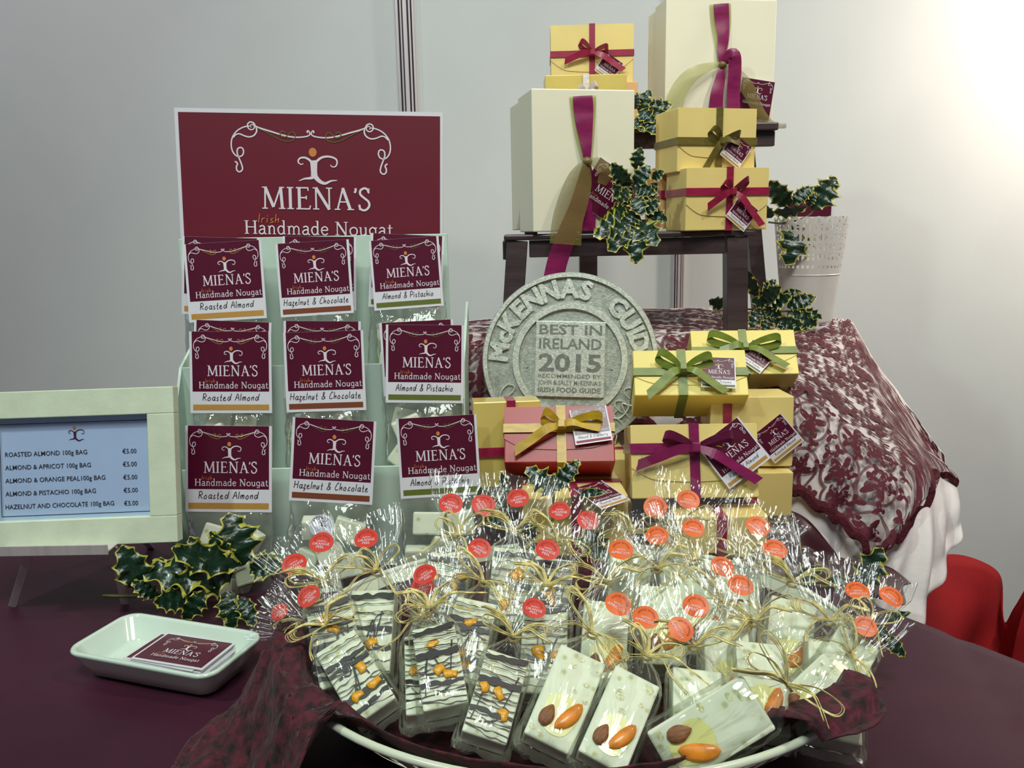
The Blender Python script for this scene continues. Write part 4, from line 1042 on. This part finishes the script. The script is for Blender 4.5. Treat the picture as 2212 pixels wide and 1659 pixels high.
# ------------------------------------------------------------------ gift boxes on the stool
G = {}
g, w, h = gift('peach coloured gift box mostly hidden behind the glossy gold one', 1285, 284, 1.335, 184, 100, .06, col='peach', tagf=None, flap=False, name='gift_box')
g['label'] = 'peach coloured gift box mostly hidden behind the glossy gold one'
gift('small yellow gift box with maroon bow at the top of the left stack', 1279, 184, 1.335, 177, 121, .065, yaw=-2, col='yellow', rib='r_maroon', bow=dict(loops=((150, .026), (5, .026)), tails=((190, .044), (-25, .054))), hz=.52, tagpos=(.70, .28), tagang=-35)
g, w, h = gift('glossy gold gift box with white ribbon behind the large cream box', 1266, 276, 1.235, 175, 108, .055, col='gold', rib='r_white', tagf=None, flap=False, horiz=False, bow=dict(loops=((30, .02), (160, .015)), tails=((0, .03), (200, .02))), hz=.62)
def big(label, px, py, d, wpx, hpx, t, yaw, tl=.55):
    w = wpx*d/F; h = hpx*d/F; mw = frame_m(P(px, py, d), R(yaw), 0, 0)
    g = thing('gift_box', label, 'gift box', mw, 'large cream gift boxes')
    MB().box(-w/2+.003, w/2-.003, t*tl-.004, t, .003, h-.003).obj('box_body', M['cream'], g, bevel=.0012)
    MB().box(-w/2, w/2, 0, t*tl, 0, h).obj('lid', M['cream'], g, bevel=.0015)
    return g
g = big('large cream gift box with long plum and olive ribbon on lower step', 1262, 499, 1.085, 226, 292, .145, 12)
gC = g
pstrip('organza_edge', [(1259,207,.0020,58),(1261,240,.0025,54),(1264,290,.004,42),(1269,345,.006,22)], M['organza2'], g)
pstrip('ribbon_band', [(1259,207,.0035,42),(1261,235,.004,42),(1263,270,.005,36),(1267,310,.007,24),(1269,348,.008,14)], M['r_purple'], g)
pstrip('ribbon_tail', [(1268,350,.010,14),(1260,400,.008,30),(1248,450,.008,38),(1228,500,.010,42),(1206,560,.012,44),(1194,612,.012,44)], M['r_purple'], g)
pstrip('ribbon_tail', [(1270,352,.006,12),(1272,400,.004,28),(1271,450,.004,34),(1270,498,.004,34)], M['r_purple'], g)
pstrip('organza_tail', [(1266,348,.014,16),(1254,385,.016,52),(1240,430,.018,64),(1226,480,.020,66),(1222,528,.022,68)], M['organza'], g)
pstrip('organza_bow', [(1268,350,.016,12),(1290,352,.022,24),(1308,372,.024,30),(1300,398,.020,20)], M['organza'], g)
kn = MB(); kn.lathe([(.001, -.006), (.006, -.004), (.0075, 0), (.006, .004), (.001, .006)], 10); k_ = kn.obj('ribbon_knot', M['r_olive'], g, smooth=True); k_.matrix_local = Matrix.Translation(PL(1268, 349, g, .012))
mx = frame_m(PL(1318, 420, g, .004), 0, 0, R(33)) @ Matrix.Translation((0, 0, .033))
tg = bpy.data.objects.new('tag', MB().box(-.038, .038, -.0004, .0004, -.066, 0).mesh('tag', M['card'])); COL.objects.link(tg); tg.parent = g; tg.matrix_local = mx
MB().add([(-.0375, -.0008, -.0655), (.0375, -.0008, -.0655), (.0375, -.0008, -.0005), (-.0375, -.0008, -.0005)], [(0,1,2,3)]).obj('printed_panel', M['maroon'], tg)
l = MB(); logo(l, 0, -.002, .068); l.v = [(x, y-.0012, z) for x, y, z in l.v]; l.obj('lettering', [M['ink_white'], M['ink_orange'], M['ink_olive']], tg)
g = big('tall cream gift box with plum satin loop on the upper step', 1553, 278, 1.30, 244, 262, .10, 8)
gD = g
pstrip('organza_edge', [(1556,8,.0020,56),(1558,50,.003,52),(1560,95,.005,34),(1560,138,.007,22)], M['organza2'], g)
pstrip('ribbon_band', [(1558,8,.0035,40),(1560,40,.004,38),(1563,80,.006,30),(1560,110,.008,24),(1561,138,.009,16)], M['r_purple'], g)
pstrip('organza_tail', [(1558,138,.010,8),(1530,145,.016,22),(1495,162,.02,36),(1468,195,.02,44),(1452,240,.02,48)], M['organza2'], g)
pstrip('organza_tail', [(1562,142,.010,10),(1590,160,.014,30),(1615,190,.018,36),(1640,240,.02,28),(1668,268,.024,16),(1698,272,.026,12)], M['organza'], g)
pstrip('ribbon_loop', [(1562,140,.014,12),(1574,125,.022,30),(1586,120,.026,34),(1588,150,.024,34),(1585,195,.022,34),(1585,242,.022,35)], M['r_purple'], g)
pstrip('ribbon_tail', [(1561,142,.012,14),(1556,170,.014,26),(1549,205,.016,34),(1546,244,.016,38)], M['r_purple'], g)
kn = MB(); kn.lathe([(.001, -.006), (.006, -.004), (.0075, 0), (.006, .004), (.001, .006)], 10); k_ = kn.obj('ribbon_knot', M['r_olive'], g, smooth=True); k_.matrix_local = Matrix.Translation(PL(1561, 140, g, .012))
mx = frame_m(PL(1632, 214, g, .004), 0, 0, R(8)) @ Matrix.Translation((0, 0, .030))
tg = bpy.data.objects.new('tag', MB().box(-.028, .028, -.0004, .0004, -.06, 0).mesh('tag', M['card'])); COL.objects.link(tg); tg.parent = g; tg.matrix_local = mx
MB().add([(-.0275, -.0008, -.0595), (.0275, -.0008, -.0595), (.0275, -.0008, -.0005), (-.0275, -.0008, -.0005)], [(0,1,2,3)]).obj('printed_panel', M['maroon'], tg)
l = MB(); logo(l, 0, -.002, .05); l.v = [(x, y-.0012, z) for x, y, z in l.v]; l.obj('lettering', [M['ink_white'], M['ink_orange'], M['ink_olive']], tg)

gift('yellow gift box with olive bow above the red-ribboned one on the stool', 1547, 371, 1.08, 184, 131, .070, yaw=14, col='yellow', rib='r_olive', vx=.52, hz=.48, bow=dict(loops=((150, .022), (8, .026)), tails=((235, .040), (5, .026))), tagpos=(.72, .32), tagang=-35)
gift('yellow gift box with maroon bow on the right of the lower step', 1569, 497, 1.075, 190, 131, .066, yaw=12, col='yellow', rib='r_maroon', vx=.52, hz=.62, bow=dict(loops=((155, .017), (25, .026)), tails=((205, .036), (-42, .058))), tagpos=(.66, .26), tagang=-38)
gift('yellow gift box half hidden behind holly on the lower step', 1505, 492, 1.15, 168, 128, .06, yaw=12, col='peach', rib='r_maroon', tagf=None, flap=False, vert=False)

# gift boxes stacked on the table
def sup(label, px, py, d, wpx, z0, z1, t, yaw=0, col='yellow', rib='r_maroon'):
    p = P(px, py, d); w = wpx*d/F
    g = thing('gift_box', label, 'gift box', Matrix.Translation((p.x, p.y, z0)) @ Matrix.Rotation(R(yaw), 4, 'Z'), 'ribboned gift boxes of nougat')
    MB().box(-w/2, w/2, 0, t, 0, z1-z0).obj('box_body', M[col], g, bevel=.0012)
    hh = z1-z0
    MB().box(-.005, .005, -.0012, t+.001, hh, hh+.0008).box(-.005, .005, -.0014, -.0002, -.0004, hh+.0006).obj('ribbon_band', M[rib], g)
    MB().box(-w/2-.001, w/2+.001, t*.5-.005, t*.5+.005, hh, hh+.0010).box(-w/2-.001, -w/2, t*.5-.005, t*.5+.005, 0, hh).box(w/2, w/2+.001, t*.5-.005, t*.5+.005, 0, hh).obj('ribbon_band', M[rib], g)
    return g
# right-hand stack
zI = P(1655, 1010, .90).z
gift('yellow gift box with green ribbon, rearmost on top of the right stack', 1612, 808, .975, 224, 95, .055, e=38, yaw=-5, col='ybright', rib='r_green', tagf='pist', vx=.50, hz=.52, bow=dict(loops=((165, .046), (8, .044)), tails=((180, .03), (-24, .05))), tagpos=(.60, .34), tagang=-40)
gift('yellow gift box with maroon ribbon at the right under the rearmost green one', 1622, 1008, .90, 176, 150, .06, e=3, yaw=-3, col='yellow', rib='r_maroon', vx=.2, hz=.45, tagpos=(.80, .42), tagang=40, tagw=.040, flap=False)
p = P(1622, 1115, .90)
sup('plain side of the bottom yellow gift box of the right stack', 1624, 1115, .895, 172, P(1624, 1117, .895).z, zI-.0015, .07)
sup('lowest gift box of the right stack, hidden behind the nougat bags', 1620, 1150, .905, 168, TZ+.003, P(1624, 1117, .895).z-.0015, .07)
gift('yellow gift box with green bow, front one on top of the stacks', 1494, 854, .875, 244, 98, .055, e=38, yaw=-5, col='ybright', rib='r_green', tagf='pist', vx=.43, hz=.50, bow=dict(loops=((155, .032), (14, .034)), tails=((215, .046), (-28, .048))), tagpos=(.74, .44), tagang=-3, tagw=.037)
gift('yellow gift box with plum satin bow in front of the right stack', 1503, 1076, .815, 274, 160, .055, e=16, yaw=-1, col='yellow', rib='r_purple', vx=.5, hz=.68, bow=dict(loops=((165, .034), (12, .038)), tails=((192, .058), (-26, .066))), tagpos=(.80, .60), tagang=36, tagw=.052, rw=.0100)
zK = P(1503, 1100, .80).z-.008
sup('gift box lying flat under the one with plum bow', 1560, 1115, .80, 200, TZ+.05, zK, .085)
sup('lowest flat gift box under the plum bowed one', 1540, 1115, .81, 210, TZ+.003, TZ+.049, .085)
# left-hand group
gift('red gift box with gold satin bow in front of the medal', 1209, 999, .815, 240, 122, .055, e=34, yaw=-2, col='redbox', rib='r_gold', tagf='cran', vx=.52, hz=.60, bow=dict(loops=((158, .022), (4, .042)), tails=((205, .050), (2, .038))), tagpos=(.79, .62), tagang=8, tagw=.038)
gift('glossy gold gift box standing behind the red one', 1100, 1052, .865, 145, 184, .05, e=6, yaw=4, col='gold', rib='r_maroon', tagf=None, vx=.56, hz=.42, flap=False)
zN = P(1210, 1042, .80).z-.012
sup('upper flat gift box under the red one', 1245, 1100, .795, 225, TZ+.052, zN, .095, yaw=2)
sup('lower flat gift box under the red one', 1285, 1130, .80, 180, TZ+.003, TZ+.051, .095, yaw=-3)
sup('yellow gift box supporting the medal', 1270, 1100, .93, 190, TZ+.003, TZ+.062, .09)
sup('yellow gift box directly beneath the medal', 1262, 1060, .93, 190, TZ+.0635, P(1231, 964, .97).z-.003, .09)
t4 = thing('gift_tag', 'white-edged maroon tag lying on the flat box under the red one', 'gift tag', Matrix.Translation(P(1300, 1068, .785)) @ Matrix.Rotation(R(40), 4, 'Z') @ Matrix.Rotation(R(-74), 4, 'X'))
card(t4, 'roasted', .04, Matrix.Translation((0, 0, .02)), 'tag_card')

# ------------------------------------------------------------------ white openwork pot with a leaflet
ptc = PZ(1742, 696, RZ+.0); d_ = ptc.y
dist = (ptc-CAM).dot(fw)
pr0 = 50*dist/F; pr1 = 74*dist/F; ph = 212*dist/F*1.0
pt = thing('plant_pot', 'white metal pot with lace-cut rim on the riser', 'pot', Matrix.Translation((ptc.x, ptc.y, RZ+.002)))
zc = ph*.47
MB().lathe([(.0001, 0), (pr0, 0), (pr0+.001, .002), (pr0+(pr1-pr0)*.5, zc), (pr0+(pr1-pr0)*.5+.0012, zc+.001), (pr0+(pr1-pr0)*.5, zc+.003), (pr0+(pr1-pr0)*.48, zc+.003), (pr0-.002, .003), (.0001, .003)], 64).obj('lower_body', M['pot'], pt, smooth=False, bevel=.0003)
nC, nR = 160, 34; mb = MB(); rows = []
for i in range(nR+1):
    t = i/nR; z = zc+.002+(ph-zc)*t; r = pr0+(pr1-pr0)*(.5+.5*t)
    row = []
    for k in range(nC+1):
        a = 2*PI*k/nC; zz = z+(.005*abs(sin(a*10)) if i == nR else .0035*abs(sin(a*10)) if i == nR-1 else 0)
        row.append((r*cos(a), r*sin(a), zz))
    rows.append(row)
mb.grid(rows)
keep = []
for q in range(nR*nC):
    i, k = divmod(q, nC); hole = False
    if 3 <= i <= 6: hole = (k % 4 in (1, 2)) and i in (4, 5)
    elif 8 <= i <= 30:
        kk = (k+ (8 if ((i-8)//6) % 2 else 0)) % 16; ii = (i-8) % 6
        dx, dy = kk-7.5, (ii-2.5)*1.6
        rr = math.hypot(dx, dy); hole = (1.6 < rr < 3.4 and abs(dx) > .6 and abs(dy) > .5) or (5.2 < abs(dx) < 7.0 and ii in (1, 2, 4))
    elif i >= 31: hole = (k % 8 in (3, 4)) and i == 32
    if not hole: keep.append(mb.f[q])
mb.f = keep; mb.mi = [0]*len(keep)
mb.obj('openwork_band', M['pot'], pt, solid=.0008)
lp = P(1752, 420, dist); lf = thing('leaflet', 'printed leaflet standing up in the white openwork pot', 'leaflet', frame_m(P(1747, 422, dist+.02), R(-4), R(4), R(1)))
lw_ = 112*dist/F; lh = 190*dist/F
MB().box(-lw_/2, lw_/2, -.0003, .0003, -lh, 0).obj('paper', M['card'], lf)
MB().add([(-lw_/2+.004, -.0007, -lh*.24), (lw_/2-.005, -.0007, -lh*.24), (lw_/2-.005, -.0007, -.001), (-lw_/2+.004, -.0007, -.001)], [(0,1,2,3)]).obj('printed_panel', M['maroon'], lf)
MB().add([(-lw_/2+.004, -.0007, -lh*.75), (lw_/2-.005, -.0007, -lh*.75), (lw_/2-.005, -.0007, -lh*.27), (-lw_/2+.004, -.0007, -lh*.27)], [(0,1,2,3)]).obj('printed_photo', M['photo'], lf)

# ------------------------------------------------------------------ holly
holly('holly sprig on the table between the price frame and the dish', (450, 1240), .80,
 [((524,1222),(496,1107),dict(w=1.25,r=10,dt=0)),((500,1220),(452,1150)),((540,1224),(606,1222),dict(w=1.3)),((522,1222),(366,1186),dict(w=.8,r=-10)),((492,1252),(303,1230),dict(w=.8,r=20)),((505,1228),(345,1285),dict(w=1.0)),
  ((310,1270),(262,1180),dict(w=1.1)),((441,1276),(395,1340),dict(w=1.2,o=-.012)),((490,1276),(502,1360),dict(w=1.1,o=-.014)),((420,1285),(330,1303),dict(w=1.2,o=-.01)),((520,1290),(549,1353),dict(w=.9,o=-.01)),((545,1240),(575,1200),dict(w=.9)),((400,1250),(330,1210),dict(w=1.0,o=.006)),((340,1290),(285,1255),dict(w=1.0)),((462,1230),(410,1160),dict(w=.8,o=.006))],
 [[(222,1287),(330,1286),(430,1262),(530,1216)]])
holly('holly sprig hanging over the front of the stool\'s lower step', (1370, 450), 1.045,
 [((1375,368),(1383,318),dict(w=1.3,r=-30,o=.02)),((1359,401),(1320,354),dict(w=1.2)),((1371,399),(1405,358),dict(w=1.3)),((1409,387),(1433,370),dict(w=1.4)),((1359,407),(1338,438),dict(w=1.1)),((1371,409),(1416,416),dict(w=1.2)),((1371,427),(1388,464),dict(w=1.4)),((1389,459),(1425,434),dict(w=1.3)),((1397,459),(1441,476),dict(w=1.2)),
  ((1363,477),(1286,506),dict(w=1.0,r=20,dt=-.03)),((1359,479),(1318,538),dict(w=1.0,dt=-.03)),((1367,485),(1375,568),dict(w=.95,dt=-.02)),((1379,479),(1417,527),dict(w=1.2,dt=-.03)),((1357,453),(1306,474),dict(w=1.2)),((1360,440),(1325,400),dict(w=1.1,o=.012)),((1385,440),(1420,395),dict(w=1.2,o=.012)),((1350,430),(1345,372),dict(w=1.2,o=.015)),((1375,455),(1350,490),dict(w=1.4))],
 [[(1372,365),(1368,410),(1371,450),(1366,490)]])
holly('holly sprig behind the large cream box on the upper step', (1390, 240), 1.20,
 [((1381,244),(1404,192),dict(w=1.1)),((1383,244),(1452,224),dict(w=1.1)),((1390,250),(1421,289),dict(w=1.2)),((1378,240),(1414,262),dict(w=1.2)),((1374,256),(1392,284),dict(w=1.2)),((1372,236),(1376,200),dict(w=1.1)),((1388,240),(1440,246),dict(w=.8))],
 [[(1366,270),(1382,245),(1395,238)]])
holly('holly twig with hanging leaf spreading above the white pot', (1720, 460), 1.30,
 [((1753,452),(1809,381),dict(w=1.15,r=5)),((1712,442),(1757,400),dict(w=1.1)),((1706,445),(1662,392),dict(w=1.1)),((1668,458),(1746,450),dict(w=.75,r=35)),((1729,486),(1700,570),dict(w=1.2,r=-5)),((1746,445),(1762,415),dict(w=1.1)),((1668,470),(1650,445),dict(w=1.1))],
 [[(1660,480),(1690,482),(1725,475),(1752,462),(1756,448)],[(1712,478),(1710,455)],[(1730,474),(1730,490)]])
holly('holly sprig lying at the foot of the white pot', (1650, 650), 1.20,
 [((1634,640),(1614,586),dict(w=.9)),((1641,652),(1686,620),dict(w=1.2,r=5,dt=-.03)),((1660,660),(1706,640),dict(w=1.1,dt=-.03)),((1650,630),(1676,604),dict(w=1.2)),((1691,634),(1732,630),dict(w=.8)),((1700,664),(1764,640),dict(w=1.1)),((1700,676),(1766,703),dict(w=1.1)),((1735,670),(1776,688),dict(w=.9)),((1672,684),(1716,716),dict(w=1.2)),((1664,681),(1647,717),dict(w=1.1)),((1640,670),(1622,708),dict(w=1.1)),((1566,660),(1533,650),dict(w=1.2)),((1664,655),(1625,648),dict(w=1.2)),((1650,668),(1690,682),dict(w=1.2)),((1680,690),(1745,712),dict(w=.8)),((1590,670),(1560,690),dict(w=1.2))],
 [[(1560,664),(1620,668),(1690,672),(1740,672)]])
holly('holly sprig rising in front of the red gift box', (1194, 1062), .76,
 [((1194,1068),(1139,1008),dict(w=1.15,r=15,dt=0)),((1195,1060),(1252,992),dict(w=.85,r=-5,dt=0)),((1060,1116),(1038,1054),dict(w=1.2,o=.01)),((1094,1054),(1084,1024),dict(w=.8)),((1075,1110),(1100,1060),dict(w=1.0,o=.01)),((1050,1120),(1105,1128),dict(w=1.0))],
 [[(1194,1062),(1196,1100),(1190,1150)]])
holly('holly leaves among the bags below the flat gift box', (1290, 1170), .73,
 [((1150,1166),(1132,1120),dict(w=1.2)),((1305,1184),(1266,1142),dict(w=1.2)),((1253,1068),(1307,1062),dict(w=.6)),((1262,1190),(1330,1200),dict(w=.9)),((1240,1160),(1268,1185),dict(w=1.0)),((1120,1175),(1165,1180),dict(w=1.0))],
 [[(1240,1180),(1290,1186),(1340,1190)]])
holly('holly leaves poking out behind the bags at the right', (1860, 1260), .74,
 [((1850,1270),(1908,1186),dict(w=1.0,r=10)),((1790,1258),(1828,1250),dict(w=1.0)),((1722,1256),(1775,1224),dict(w=1.0))],
 [[(1720,1262),(1790,1268),(1856,1272)]])
holly('holly leaves below the rightmost nougat bag on the satin', (1910, 1370), .66,
 [((1905,1344),(1967,1322),dict(w=.6)),((1886,1350),(1922,1382),dict(w=1.2)),((1902,1370),(1956,1418),dict(w=.9))],
 [[(1880,1345),(1900,1356),(1912,1376)]])

# ------------------------------------------------------------------ the oval dish of nougat bags
RIMZ = TZ+.055
L3, R3, F3 = PZ(640, 1420, RIMZ), PZ(1874, 1475, RIMZ), PZ(1215, 1656, RIMZ)
bc_ = V((.045, .600, 0)); A_ = .222; B_ = .182
bm = thing('serving_dish', 'white enamel oval dish with pierced sides full of nougat bags', 'dish', Matrix.Translation((bc_.x, bc_.y, TZ+.003)))
def oval(s, z, n=96, dz=0): return [(A_*s*cos(2*PI*k/n), B_*s*sin(2*PI*k/n), z) for k in range(n)]
mb = MB(); pts = oval(1, RIMZ-TZ-.003)+oval(1, RIMZ-TZ-.003)[:1]
mb.tube(pts, .0028, 10, cap=False); mb.obj('rolled_rim', M['rim'], bm, smooth=True)
mb = MB(); n = 192; rows = []
for i in range(13):
    t = i/12; s = .74+.25*t**.7; rows.append([(A_*s*cos(2*PI*k/n), B_*s*sin(2*PI*k/n), .004+(RIMZ-TZ-.008)*t) for k in range(n+1)])
mb.grid(rows); keep = []
for q in range(12*n):
    i, k = divmod(q, n); kk = k % 6
    hole = 5 <= i <= 10 and math.hypot(kk-2.5, (i-7.5)*.9) < 2.3 and not (kk in (2, 3) and i in (7, 8))
    if not hole: keep.append(mb.f[q])
mb.f = keep; mb.mi = [0]*len(keep); mb.obj('pierced_wall', M['rim'], bm, solid=.0012)
MB().add(oval(.745, .003)+oval(.745, 0), [tuple(range(96)), tuple(range(96, 192))[::-1]]+[(k, 96+k, 96+(k+1)%96, (k+1)%96) for k in range(96)]).obj('base', M['rim'], bm)
# crumpled lace lining: inside the dish, spilling over the rim at the left and the right
mb = MB(); nA, nR = 260, 70; rows = []
def spill(a):
    d1 = abs((a-PI*1.10+PI) % (2*PI)-PI); d2 = abs((a-PI*1.745+PI) % (2*PI)-PI)
    return max(0, 1-(d1/.50)**2)*.66, .22*math.exp(-(d2/.20)**4)
for i in range(nR+1):
    row = []
    for k in range(nA+1):
        a = 2*PI*(k % nA)/nA; s1, s2 = spill(a); Rm = .90+(s1+s2); s = Rm*i/nR
        if s1 > 0: a = a+max(0, s-1)*.75
        x, y = A_*s*cos(a), B_*s*sin(a)
        hr = RIMZ-TZ+.006
        if s < .72: z = .010+.004*noise.noise(V((x*30, y*30, 0)))
        elif s < .95: t = (s-.72)/.23; z = .010+(hr-.004)*t**1.3
        elif s < 1.06: z = hr+.005+.008*min(1, (s1+s2)*9)
        else: 
            t = min(1, (s-1.06)/.22); z = (hr+.013)*(1-t)**1.5+.006
            if s2 > 0: z = hr*(1-.35*t)+.016*sin(PI*t)
        wv = .010*noise.noise(V((x*22, y*22, 1.7)))+.006*noise.noise(V((x*55, y*55, 4)))+.0035*noise.noise(V((x*130, y*130, 7)))
        amp = (1.6 if s1 > .01 else .7) if s > .9 else .3; wv *= (1 if s1 > .01 else .6)
        row.append((bc_.x+x+.010*noise.noise(V((x*14, y*14, 8)))*amp, bc_.y+y+.010*noise.noise(V((x*14, y*14, 18)))*amp, max(TZ+.0035, TZ+z+wv*amp)))
    rows.append(row)
mb.grid(rows); ln = mb.obj('lining_cloth', M['lining'], smooth=True, solid=.001)
tag(ln, 'crumpled dark maroon lace cloth lining the oval dish', 'cloth')

# bags: (kind, neck px, bar-foot px, distance, fan bend, lean, yaw, stickers, scale, label)
BAGS = [
 # back rows first
 ('O',(990,1162),(960,1270),.700,-5,45,0,2,1.12,'orange peel nougat bag with two red stickers, below the almond and pistachio bag'),
 ('O',(1112,1150),(1090,1260),.700,10,45,5,1,1.05,'orange peel nougat bag at the back in front of the holly leaves'),
 ('O',(1205,1172),(1180,1280),.690,15,45,0,2,1.0,'orange peel nougat bag at the back below the flat gift boxes'),
 ('A',(1362,1150),(1350,1270),.700,45,25,0,1,1.08,'apricot nougat bag at the back left of the plum bowed box'),
 ('A',(1462,1150),(1450,1270),.710,15,45,0,1,1.08,'apricot nougat bag at the very back below the plum bowed box'),
 ('A',(1600,1205),(1570,1310),.700,25,45,-5,1,1.10,'apricot nougat bag at the back right beside the satin drape'),
 ('O',(815,1238),(820,1350),.655,-20,50,0,1,1.05,'orange peel nougat bag behind the left end with a long raffia bow'),
 ('O',(700,1262),(740,1380),.640,-25,50,8,2,1.05,'orange peel nougat bag at the far left with fan pointing left'),
 ('O',(1045,1262),(1010,1360),.640,-15,50,0,1,1.0,'orange peel nougat bag in the middle with a sticker at its upper left'),
 ('O',(1180,1270),(1170,1370),.635,0,50,0,1,1.05,'orange peel nougat bag in the middle behind the drizzled front bags'),
 ('A',(1310,1262),(1290,1370),.640,20,50,0,1,1.05,'apricot nougat bag in the middle with upright orange sticker'),
 ('A',(1420,1232),(1410,1340),.660,0,50,0,1,1.0,'apricot nougat bag behind the middle apricot bags, sticker upright'),
 ('A',(1500,1215),(1490,1330),.665,5,50,0,1,1.0,'apricot nougat bag behind the middle, second from back'),
 ('A',(1712,1262),(1660,1370),.650,-30,50,0,1,1.05,'apricot nougat bag at the right with long pointed raffia tail'),
 ('A',(1560,1305),(1540,1400),.615,-5,52,0,1,1.0,'apricot nougat bag in the middle right of the dish'),
 ('O',(930,1318),(960,1400),.600,10,54,0,1,.95,'orange peel nougat bag tucked behind the second drizzled bar'),
 ('A',(1628,1348),(1610,1440),.590,-20,52,0,1,1.0,'apricot nougat bag with folded teardrop sticker at the right'),
 ('A',(1790,1345),(1745,1470),.610,5,50,0,0,1.1,'shiny nougat bag with no sticker at the right behind the last row'),
 ('A',(1872,1352),(1790,1408),.600,-20,55,0,2,.95,'apricot nougat bag at the far right end with two stickers'),
 ('A',(1500,1400),(1480,1500),.560,10,50,0,1,1.0,'apricot nougat bag wedged behind the two front apricot bars'),
 ('A',(1838,1420),(1705,1545),.560,-25,62,0,1,1.15,'apricot nougat bag at right whose raffia loops over the rim'),
 ('A',(1680,1425),(1610,1535),.545,-20,58,0,0,1.0,'apricot nougat bag behind the slanted front bar, no sticker seen'),
 # front row
 ('O',(660,1345),(735,1490),0,-30,58,0,1,1,'orange peel nougat bag at the left, its bar half hidden'),
 ('O',(706,1356),(818,1548),0,10,60,0,1,1,'leftmost orange peel bar of the front row, finely drizzled'),
 ('O',(917,1342),(927,1556),0,0,60,0,1,1,'second front orange peel bar with thick chocolate bands'),
 ('O',(1108,1380),(1042,1606),0,15,58,0,1,1,'third front orange peel bar with square chocolate drizzle'),
 ('A',(1277,1372),(1178,1618),0,18,56,0,1,1,'front apricot bar leaning right beside the drizzled bars'),
 ('A',(1395,1420),(1294,1658),0,10,56,0,2,1,'middle front apricot bar at the rim of the dish'),
 ('A',(1700,1478),(1462,1622),0,-30,58,0,0,1,'large slanted apricot bar at the right of the front row'),
]
for i, (kd, nk, bs, d, bend, lean, yw, ns, sc_, lb) in enumerate(BAGS):
    nbag(i, kd, nk, bs, d, bend, lean, yw, ns, sc_, lb, srot=rnd.uniform(-25, 25), wide=1.12 if i in (20, 28) else 1.0)
